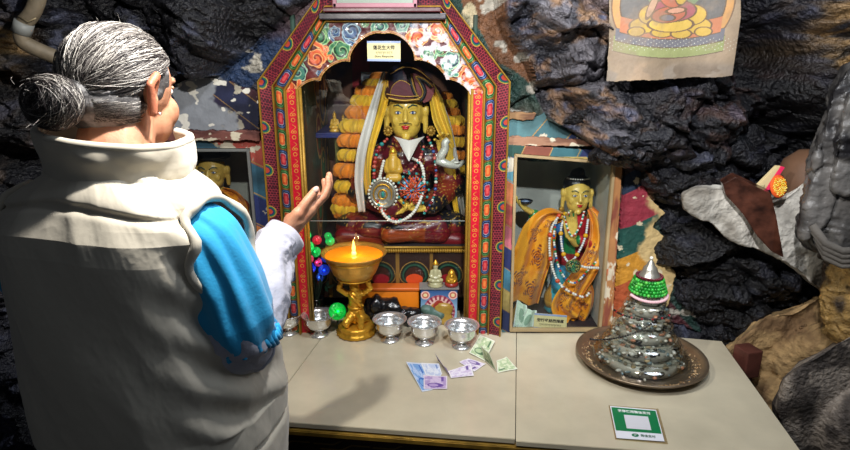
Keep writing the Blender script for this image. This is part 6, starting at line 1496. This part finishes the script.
# eyes, brows, ear stud, nails
for q_ in (-1, 1):
    mb = MB(); mb.col('#f2ece4').ball(hd(.069, q_*.031, .010), (.0105, .0115, .0095), 12, HR); mb.col('#2a1a12').ball(hd(.0785, q_*.031, .009), (.003, .005, .005), 8, HR)
    mb.col('#b08268').tube([hd(.075, q_*.018, .017), hd(.081, q_*.031, .020), hd(.071, q_*.044, .016)], .0030, 6)
    mb.build('eye', BEAD, person, smooth=True)
mb = MB()
for q_ in (-1, 1): mb.col('#4a4542').tube([hd(.088, q_*.014, .030), hd(.089, q_*.030, .036), hd(.074, q_*.047, .032)], [.002, .003, .0015], 6)
mb.build('eyebrows', mat('brow', '#4a4542', .8), person, smooth=True)
MB().ball(hd(-.026, .096, -.036), .0032, 10).build('ear_stud', mat('bright_stud', '#f0f0f4', .1, 1.), person, smooth=True)
mb = MB(); R_ = Matrix((td, td.cross(hth), hth)).transposed(); mb.ball(tp+(-hth*-.0065)+td*.001, (.0075, .0058, .0030), 10, R_); mb.build('thumb_nail', mat('nail', '#dcb0a0', .25, coat=.3), person, smooth=True)

# ---- hair: scalp mass, combed strands, bun
def scal(P):
    n = fbm(P[:, 0]*26, P[:, 1]*26, P[:, 2]*90, 4, 7); C = np.zeros((len(P), 3))+C3('#4a4849'); return mix(C, C3('#8d8b8c')+C*0, sm(.42, .62, n))
HAIRM = mat('hair_mass', attr=True, rough=.5, bump=.6, bscale=240, var=.3, vscale=160)
BC = hd(-.146, -.012, -.026)
blob('hair', HAIRM, person, [('e', hd(-.022, 0, .030), (.087, .075, .080), HR), ('e', hd(-.055, 0, -.012), (.055, .067, .062), HR), ('e', hd(-.075, 0, -.02), (.044, .049, .040), HR)], .0035, 5, scal)
blob('hair_bun', HAIRM, person, [('e', BC, (.030, .038, .034), HR), ('c', hd(-.10, 0, -.012), .030, BC, .028)], .003, 4, lambda P: scal(P)*.6)
HM = [mat('hair_white', '#b3aea8', .42), mat('hair_grey', '#6b6663', .42), mat('hair_dark', '#282324', .42)]
hair_c = bpy.data.curves.new('hair_strands', 'CURVE'); hair_c.dimensions = '3D'; hair_c.bevel_depth = .00042; hair_c.bevel_resolution = 0; hair_c.use_fill_caps = False
for m_ in HM: hair_c.materials.append(m_)
rr = random.Random(3)
AXE = (.101, .087, .093); OFF = (-.018, .026)
def scalp(d, k=1.): 
    s_ = 1/math.sqrt((d[0]/AXE[0])**2+(d[1]/AXE[1])**2+(d[2]/AXE[2])**2); return hd(OFF[0]+d[0]*s_*k, d[1]*s_*k, OFF[1]+d[2]*s_*k)
tie = V(-.93, 0, -.34).normalized()
def add_strand(pts, mi, r0=1.):
    sp = hair_c.splines.new('POLY'); sp.points.add(len(pts)-1); og = ORG[person.name]
    for i, p in enumerate(pts):
        p = V(p)-og; sp.points[i].co = (p.x, p.y, p.z, 1); sp.points[i].radius = r0*(1 if i < len(pts)-3 else .7)
    sp.material_index = mi
for k in range(4200):
    side_ = rr.choice((-1, 1)); ph = rr.uniform(0, math.pi)
    if rr.random() < .45:
        el = np.interp(ph, [0, .9, 1.35, 1.7, 2.3, 3.14], [.62, .42, .16, -.02, -.55, -.75])
    else:
        el = rr.uniform(np.interp(ph, [0, .9, 1.35, 1.7, 2.3, 3.14], [.62, .42, .16, -.02, -.55, -.75]), 1.45)
    d0 = V(math.cos(ph)*math.cos(el), side_*math.sin(ph)*math.cos(el), math.sin(el)); om = d0.angle(tie)
    if om < .15: continue
    lift = rr.uniform(.985, 1.03); n_ = 12; pts = []; wv = rr.uniform(-.02, .02); fq = rr.uniform(2, 6); stray = rr.random() < .05; ax_ = d0.cross(tie).normalized()
    dt = V(tie.x, rr.uniform(-.22, .22), tie.z+rr.uniform(-.2, .2)).normalized(); om = d0.angle(dt)
    for i in range(n_):
        t_ = i/(n_-1); d = (d0*math.sin((1-t_)*om)+dt*math.sin(t_*om))/math.sin(om); d = (d+ax_*wv*math.sin(t_*fq)).normalized()
        pts.append(scalp(d, lift+(.05*math.sin(t_*3.1) if stray else 0)+.004*math.sin(t_*9+k)))
    fr_ = max(0., d0.x); pz = rr.random(); ns = vn(d0.x*5, d0.y*5, d0.z*5, 3)
    mi = 0 if pz < .24+.25*(ns-.5) else (1 if pz < .62 else 2)
    add_strand(pts, mi, rr.uniform(.7, 1.3))
for k in range(1500):
    side_ = rr.choice((-1, 1)); ph = rr.uniform(1.35, math.pi); el = rr.uniform(-1.0, -.05)
    d0 = V(math.cos(ph)*math.cos(el), side_*math.sin(ph)*math.cos(el), math.sin(el)); dt = V(tie.x, rr.uniform(-.25, .25), tie.z+rr.uniform(-.2, .2)).normalized(); om = d0.angle(dt)
    if om < .12: continue
    def scalp2(d):
        s_ = 1/math.sqrt((d[0]/.072)**2+(d[1]/.079)**2+(d[2]/.066)**2); return hd(-.048+d[0]*s_, d[1]*s_, -.012+d[2]*s_)
    add_strand([scalp2((d0*math.sin((1-q_)*om)+dt*math.sin(q_*om))/math.sin(om)) for q_ in np.linspace(0, 1, 9)], rr.choice((0, 1, 1, 2)), rr.uniform(.7, 1.2))
# the bun: looped strands round its core
for k in range(1500):
    ax_ = (HF*-1+RT*rr.uniform(-.7, .7)+HU*rr.uniform(-.7, .7)).normalized(); X_ = ax_.cross(HU).normalized(); Y_ = X_.cross(ax_); a0 = rr.uniform(0, 6.28); sp_ = rr.uniform(1.2, 3.6); off = rr.uniform(-1, 1); R0 = math.sqrt(max(.05, 1-off*off)); q_ = rr.uniform(.93, 1.10)
    pts = []
    for i in range(11):
        a_ = a0+sp_*i/10; p = (X_*math.cos(a_)+Y_*math.sin(a_))*R0+ax_*(off*.9)
        lf = p.dot(HF); lr = p.dot(RT); lu = p.dot(HU); pts.append(BC+HF*lf*.034*q_+RT*lr*.043*q_+HU*lu*.038*q_)
    add_strand(pts, rr.choice((0, 1, 1, 2, 2, 2)), rr.uniform(.7, 1.2))
for k in range(90):     # flyaway ends
    d = V(rr.uniform(-1, .5), rr.uniform(-1, 1), rr.uniform(-.3, 1)).normalized(); p = scalp(d, 1.0) if k % 2 else BC+(HF*rr.uniform(-.03, .01)+RT*rr.uniform(-.045, .045)+HU*rr.uniform(-.04, .04))
    v_ = (HF*-rr.uniform(0, 1)+RT*rr.uniform(-1, 1)+HU*rr.uniform(-.5, .8)).normalized(); q_ = rr.uniform(.008, .024); bend = V(rr.uniform(-1, 1), rr.uniform(-1, 1), rr.uniform(-1, .2))*.6
    add_strand([p+(v_*t_+bend*t_*t_)*q_ for t_ in (0, .25, .5, .75, 1)], rr.choice((0, 1, 2)), .5)
ho = bpy.data.objects.new('tmp', hair_c); COL.objects.link(ho); bpy.context.view_layer.update()
hm = bpy.data.meshes.new_from_object(ho.evaluated_get(bpy.context.evaluated_depsgraph_get())); bpy.data.objects.remove(ho)
ho = bpy.data.objects.new('hair_strands', hm); COL.objects.link(ho); ho.parent = person; ORG[ho.name] = ORG[person.name]

# ---- cloth
VEST = mat('cream_vest', '#cfc6b4', .62, 0, .12, 60, .04, 6, sheen=.25, bdist=.004)
def ringpts(c, a, b, sq, th_, rot=0.):
    """superellipse around the body axis, th_=0 is her right side"""
    ct = np.cos(th_); st_ = np.sin(th_); e = 2/sq
    x = a*np.sign(ct)*np.abs(ct)**e; y = b*np.sign(st_)*np.abs(st_)**e; return x, y
# levels: z, centre x, centre y, half width, half depth, squareness
LV = [(-.80, -.478, .975, .205, .170, 2.3), (-.70, -.483, .970, .218, .182, 2.3), (-.60, -.487, .965, .222, .182, 2.4), (-.50, -.492, .955, .218, .172, 2.4), (-.42, -.498, .945, .208, .160, 2.4), (-.34, -.503, .935, .202, .148, 2.4),
      (-.295, -.506, .930, .206, .140, 2.4), (-.265, -.507, .927, .206, .130, 2.3), (-.246, -.507, .926, .194, .118, 2.2), (-.222, -.506, .926, .164, .104, 2.1), (-.197, -.503, .930, .128, .090, 2.0), (-.168, -.500, .935, .085, .075, 2.0)]
LVa = np.array(LV)
def vest_map(S, T):
    i = T; zv = np.linspace(0, 1, len(LV)); lv = [np.interp(i, zv, LVa[:, k]) for k in range(6)]
    x, y = ringpts(None, lv[3], lv[4], 2.35, S)
    px_ = lv[1]+BR_.x*x+BF.x*y; py_ = lv[2]+BR_.y*x+BF.y*y; z = lv[0]
    # folds: quilting puckers, long drag lines towards the armhole and the hem
    back_ = S
    n1 = fbm(S*2.2+z*5, z*9-S*1.2, 0, 4, 21, ridged=True)-.6; n2 = fbm(S*1.3, z*4+S*.8, 3, 3, 31)-.5; n3 = fbm(S*7+z*9, z*16, 1, 3, 41, ridged=True)-.6
    d = .005*n1+.028*n2+.001*n3
    arm = np.exp(-((S-6.0)/.45)**2)+np.exp(-((S-.0)/.35)**2); d = d+arm*.008*np.sin(z*75+S*8)*(z > -.6)
    yoke = z+.232+.010*np.cos(S*2); d = d-.008*np.exp(-(yoke/.006)**2)+.006*np.exp(-((yoke-.02)/.02)**2)
    d = d-.010*np.exp(-((z+.665)/.006)**2)
    d = d*np.clip((-.165-z)/.03+.2, .15, 1)
    nx = BR_.x*np.cos(S)+BF.x*np.sin(S); ny = BR_.y*np.cos(S)+BF.y*np.sin(S)
    return px_+nx*d, py_+ny*d, z+CAMZ+.004*np.sin(S*3)*(T < .95)
AHC = {1: W3(-.345, .885, -.300), -1: W3(-.675, .968, -.300)}
def hole(S, T, k=1.):
    x, y, z = vest_map(S, T); m = np.ones(x.shape, bool)
    for sg, c in AHC.items():
        f = (x-c.x)*BF.x+(y-c.y)*BF.y; r_ = ((x-c.x)*BR_.x+(y-c.y)*BR_.y)*sg; u = z-c.z
        m &= ~(((f/.072)**2+(u/.082)**2 < k) & (r_ > -.12))
    return m
SV = np.linspace(0, 2*math.pi, 721)[:-1]; TV = np.concatenate([np.linspace(0, .5, 150), np.linspace(.502, 1, 260)])
vest = grid('vest', VEST, person, SV, TV, vest_map, mask=hole, wrap=True)
# standing collar, folded wide
def collar_map(S, T):
    h = T*.068; o = .007*np.sin(T*math.pi); k = 1+.10*T
    x = (.106*k+o)*np.cos(S); y = (.094*k+o)*np.sin(S); n = (fbm(S*2.0, T*2, 0, 2, 5)-.5)*.016+(fbm(S*4, T*3, 0, 2, 15)-.5)*.004
    x = x+n*np.cos(S); y = y+n*np.sin(S)
    z = -.210+h*1.2+.012*np.sin(S*1.)*-1*(1-T)*.5-.013*np.cos(S)*T
    return -.493+BR_.x*x+BF.x*y, .945+BR_.y*x+BF.y*y+.0*z, z+CAMZ
def collar_th(S, T): return -.012*(BR_.x*np.cos(S)+BF.x*np.sin(S)), -.012*(BR_.y*np.cos(S)+BF.y*np.sin(S)), 0*S
col_o = grid('collar', VEST, person, np.linspace(math.pi*.62, math.pi*2+math.pi*.36, 240), np.linspace(0, 1, 40), collar_map, thick=collar_th)
mb = MB()
def cm(S, T): return V(*[float(q_) for q_ in collar_map(np.array(S), np.array(T))])
mb.tube([cm(s_, 1.0)-V(BR_.x*math.cos(s_)+BF.x*math.sin(s_), BR_.y*math.cos(s_)+BF.y*math.sin(s_), 0)*.006 for s_ in np.linspace(math.pi*.62, math.pi*2.36, 120)], .0072, 8)
mb.tube([cm(math.pi*2.36, t_) for t_ in np.linspace(0, 1, 10)], .008, 8); mb.tube([cm(math.pi*.62, t_) for t_ in np.linspace(0, 1, 10)], .008, 8)
mb.build('collar_edge', VEST, col_o, smooth=True)
# armhole edges
GS, GT = np.meshgrid(SV, TV, indexing='ij'); VX, VY, VZ = vest_map(GS, GT)
for sg, c in AHC.items():
    f = (VX-c.x)*BF.x+(VY-c.y)*BF.y; r_ = ((VX-c.x)*BR_.x+(VY-c.y)*BR_.y)*sg; u = VZ-c.z; pts = []
    for k in range(44):
        a_ = k/44*2*math.pi; d = (f-.073*math.sin(a_))**2+(u-.083*math.cos(a_))**2+(r_ < -.12)*9; j = np.unravel_index(np.argmin(d), d.shape); pts.append([VX[j], VY[j], VZ[j]])
    P = np.array(pts); P = (np.roll(P, 1, 0)+P*2+np.roll(P, -1, 0))/4; P = P+np.array(BR_)*sg*.006
    MB().tube([tuple(p) for p in P], [.0075+.0012*math.sin(k*1.3) for k in range(44)], 12, closed=True).build('armhole_edge', VEST, person, smooth=True)
# sleeves
BLUE = mat('bright_blue_jersey', '#1f9fd6', .75, 0, .25, 160, .08, 12, sheen=.2); WHT_S = mat('pale_grey_jersey', '#adadbb', .8, 0, .35, 260, .06, 20, sheen=.2)
def sleeve(name, m, pts, rad, fold, seed, nring=90, nseg=160, fr=8, parent=person, puff=None, sx_=1.4):
    P = spline(pts, nseg); T_ = np.gradient(P, axis=0); T_ /= np.linalg.norm(T_, axis=1)[:, None]
    up0 = np.array([.1, -1, .1]); N1 = np.cross(T_, up0); N1 /= np.linalg.norm(N1, axis=1)[:, None]; N2 = np.cross(T_, N1)
    rd_ = np.interp(np.linspace(0, 1, nseg), np.linspace(0, 1, len(rad)), rad)
    def mp(S, T):
        i = np.clip((T*(nseg-1)).round().astype(int), 0, nseg-1)
        n = (fbm((np.minimum(S, 2*math.pi-S) if sx_ != 1.4 else S)*sx_+seed, T*fr, 0, 4, seed, ridged=True)-.55)*fold+(fbm(S*.8, T*3, 5, 2, seed+3)-.5)*fold*1.2
        if puff: n = n+puff(S, T)
        r_ = rd_[i]+n; q_ = P[i]+N1[i]*(np.cos(S)*r_)[..., None]+N2[i]*(np.sin(S)*r_)[..., None]; return q_[..., 0], q_[..., 1], q_[..., 2]
    return grid(name, m, parent, np.linspace(0, 2*math.pi, nring+1)[:-1], np.linspace(0, 1, nseg), mp, wrap=True)
sR = tuple
frill = lambda S, T: (T > .90)*.006*np.sin(S*16)*((T-.90)/.1)
drape = lambda S, T: .0042*np.sin(S*9+T*3.5+np.sin(S*3))*np.sin(T*3.0)+frill(S, T)
bs = sleeve('blue_sleeve', BLUE, [sR(shR+V(-.034, .006, .012)), sR(shR+V(-.004, 0, -.010)), sR(shR.lerp(elR, .45)+V(.004, -.004, 0)), sR(shR.lerp(elR, .8)+V(.002, -.004, 0)), sR(elR+V(.0, .006, -.008))], [.046, .057, .062, .067, .062], .007, 5, puff=drape, fr=1.2, sx_=3.0)
mb = MB(); 
for k in range(40): a_ = k/40*6.283; mb.tube([elR+V(.062*math.cos(a_), .010+.062*math.sin(a_)*.9, .002+.003*math.sin(k*1.7)), elR+V(.067*math.cos(a_+.08), .012+.067*math.sin(a_+.08)*.9, -.018+.003*math.sin(k*2.3))], .0055, 6)
mb.build('sleeve_frill', BLUE, bs, smooth=True)
us = sleeve('grey_undersleeve', WHT_S, [sR(shR+V(.01, 0, -.15)), sR(elR+V(.0, -.01, .01)), sR(elR+V(.006, .020, -.030)), sR(elR.lerp(wrR, .35)+V(.006, 0, -.012)), sR(elR.lerp(wrR, .7)), sR(wrR+hf*-.004)], [.045, .052, .050, .049, .043, .039, .036], .016, 15, fr=9, parent=person)
cf_ = elR.lerp(wrR, .86); d_ = (wrR-elR).normalized(); d2_ = (d_+hf).normalized()
MB().lathe([(.034, -.030), (.040, -.030), (.043, -.020), (.041, -.005), (.042, .008), (.040, .016), (.034, .016)], wrR+V(0, 0, -.002), 40, axis=d2_, wob=lambda a_, zz: .03*math.sin(a_*5+zz*90)).build('cuff', WHT_S, us, smooth=True)
sleeve('blue_sleeve', BLUE, [sR(shL+V(.02, .01, .01)), sR(shL+V(-.008, .005, -.07)), sR(shL.lerp(elL, .6)), sR(elL+V(0, 0, .02)), sR(elL)], [.045, .060, .066, .062, .054], .016, 25, fr=5)
sleeve('grey_undersleeve', WHT_S, [sR(shL.lerp(elL, .6)), sR(elL+V(0, -.01, .01)), sR(elL.lerp(wrL, .3)), sR(elL.lerp(wrL, .7)), sR(wrL)], [.045, .050, .046, .040, .036], .014, 35, fr=9)
# trousers and shoes (below the frame)
TR = mat('dark_trousers', '#1d2230', .85, 0, .3, 120, .1)
for q_ in (-1, 1):
    hp = hips+BR_*q_*.092; kn = W3(hp.x+.01, hp.y+.02, -1.13); an = W3(hp.x, hp.y, -1.52)
    sleeve('trouser_leg', TR, [sR(hp+V(0, 0, .06)), sR(hp+V(0, 0, -.1)), sR(kn), sR(an+V(0, 0, -.01))], [.11, .108, .08, .062], .012, 45+q_, fr=6)
    f0 = an+V(0, 0, -.045)
    blob('shoe', mat('dark_shoe', '#17171a', .5), person, [('c', f0+V(0, 0, .0)-BF*.02, .040, f0+BF*.15+V(0, 0, -.010), .034), ('c', f0+V(0, 0, .03), .036, f0+BF*.05+V(0, 0, .01), .036)], .004, 4)
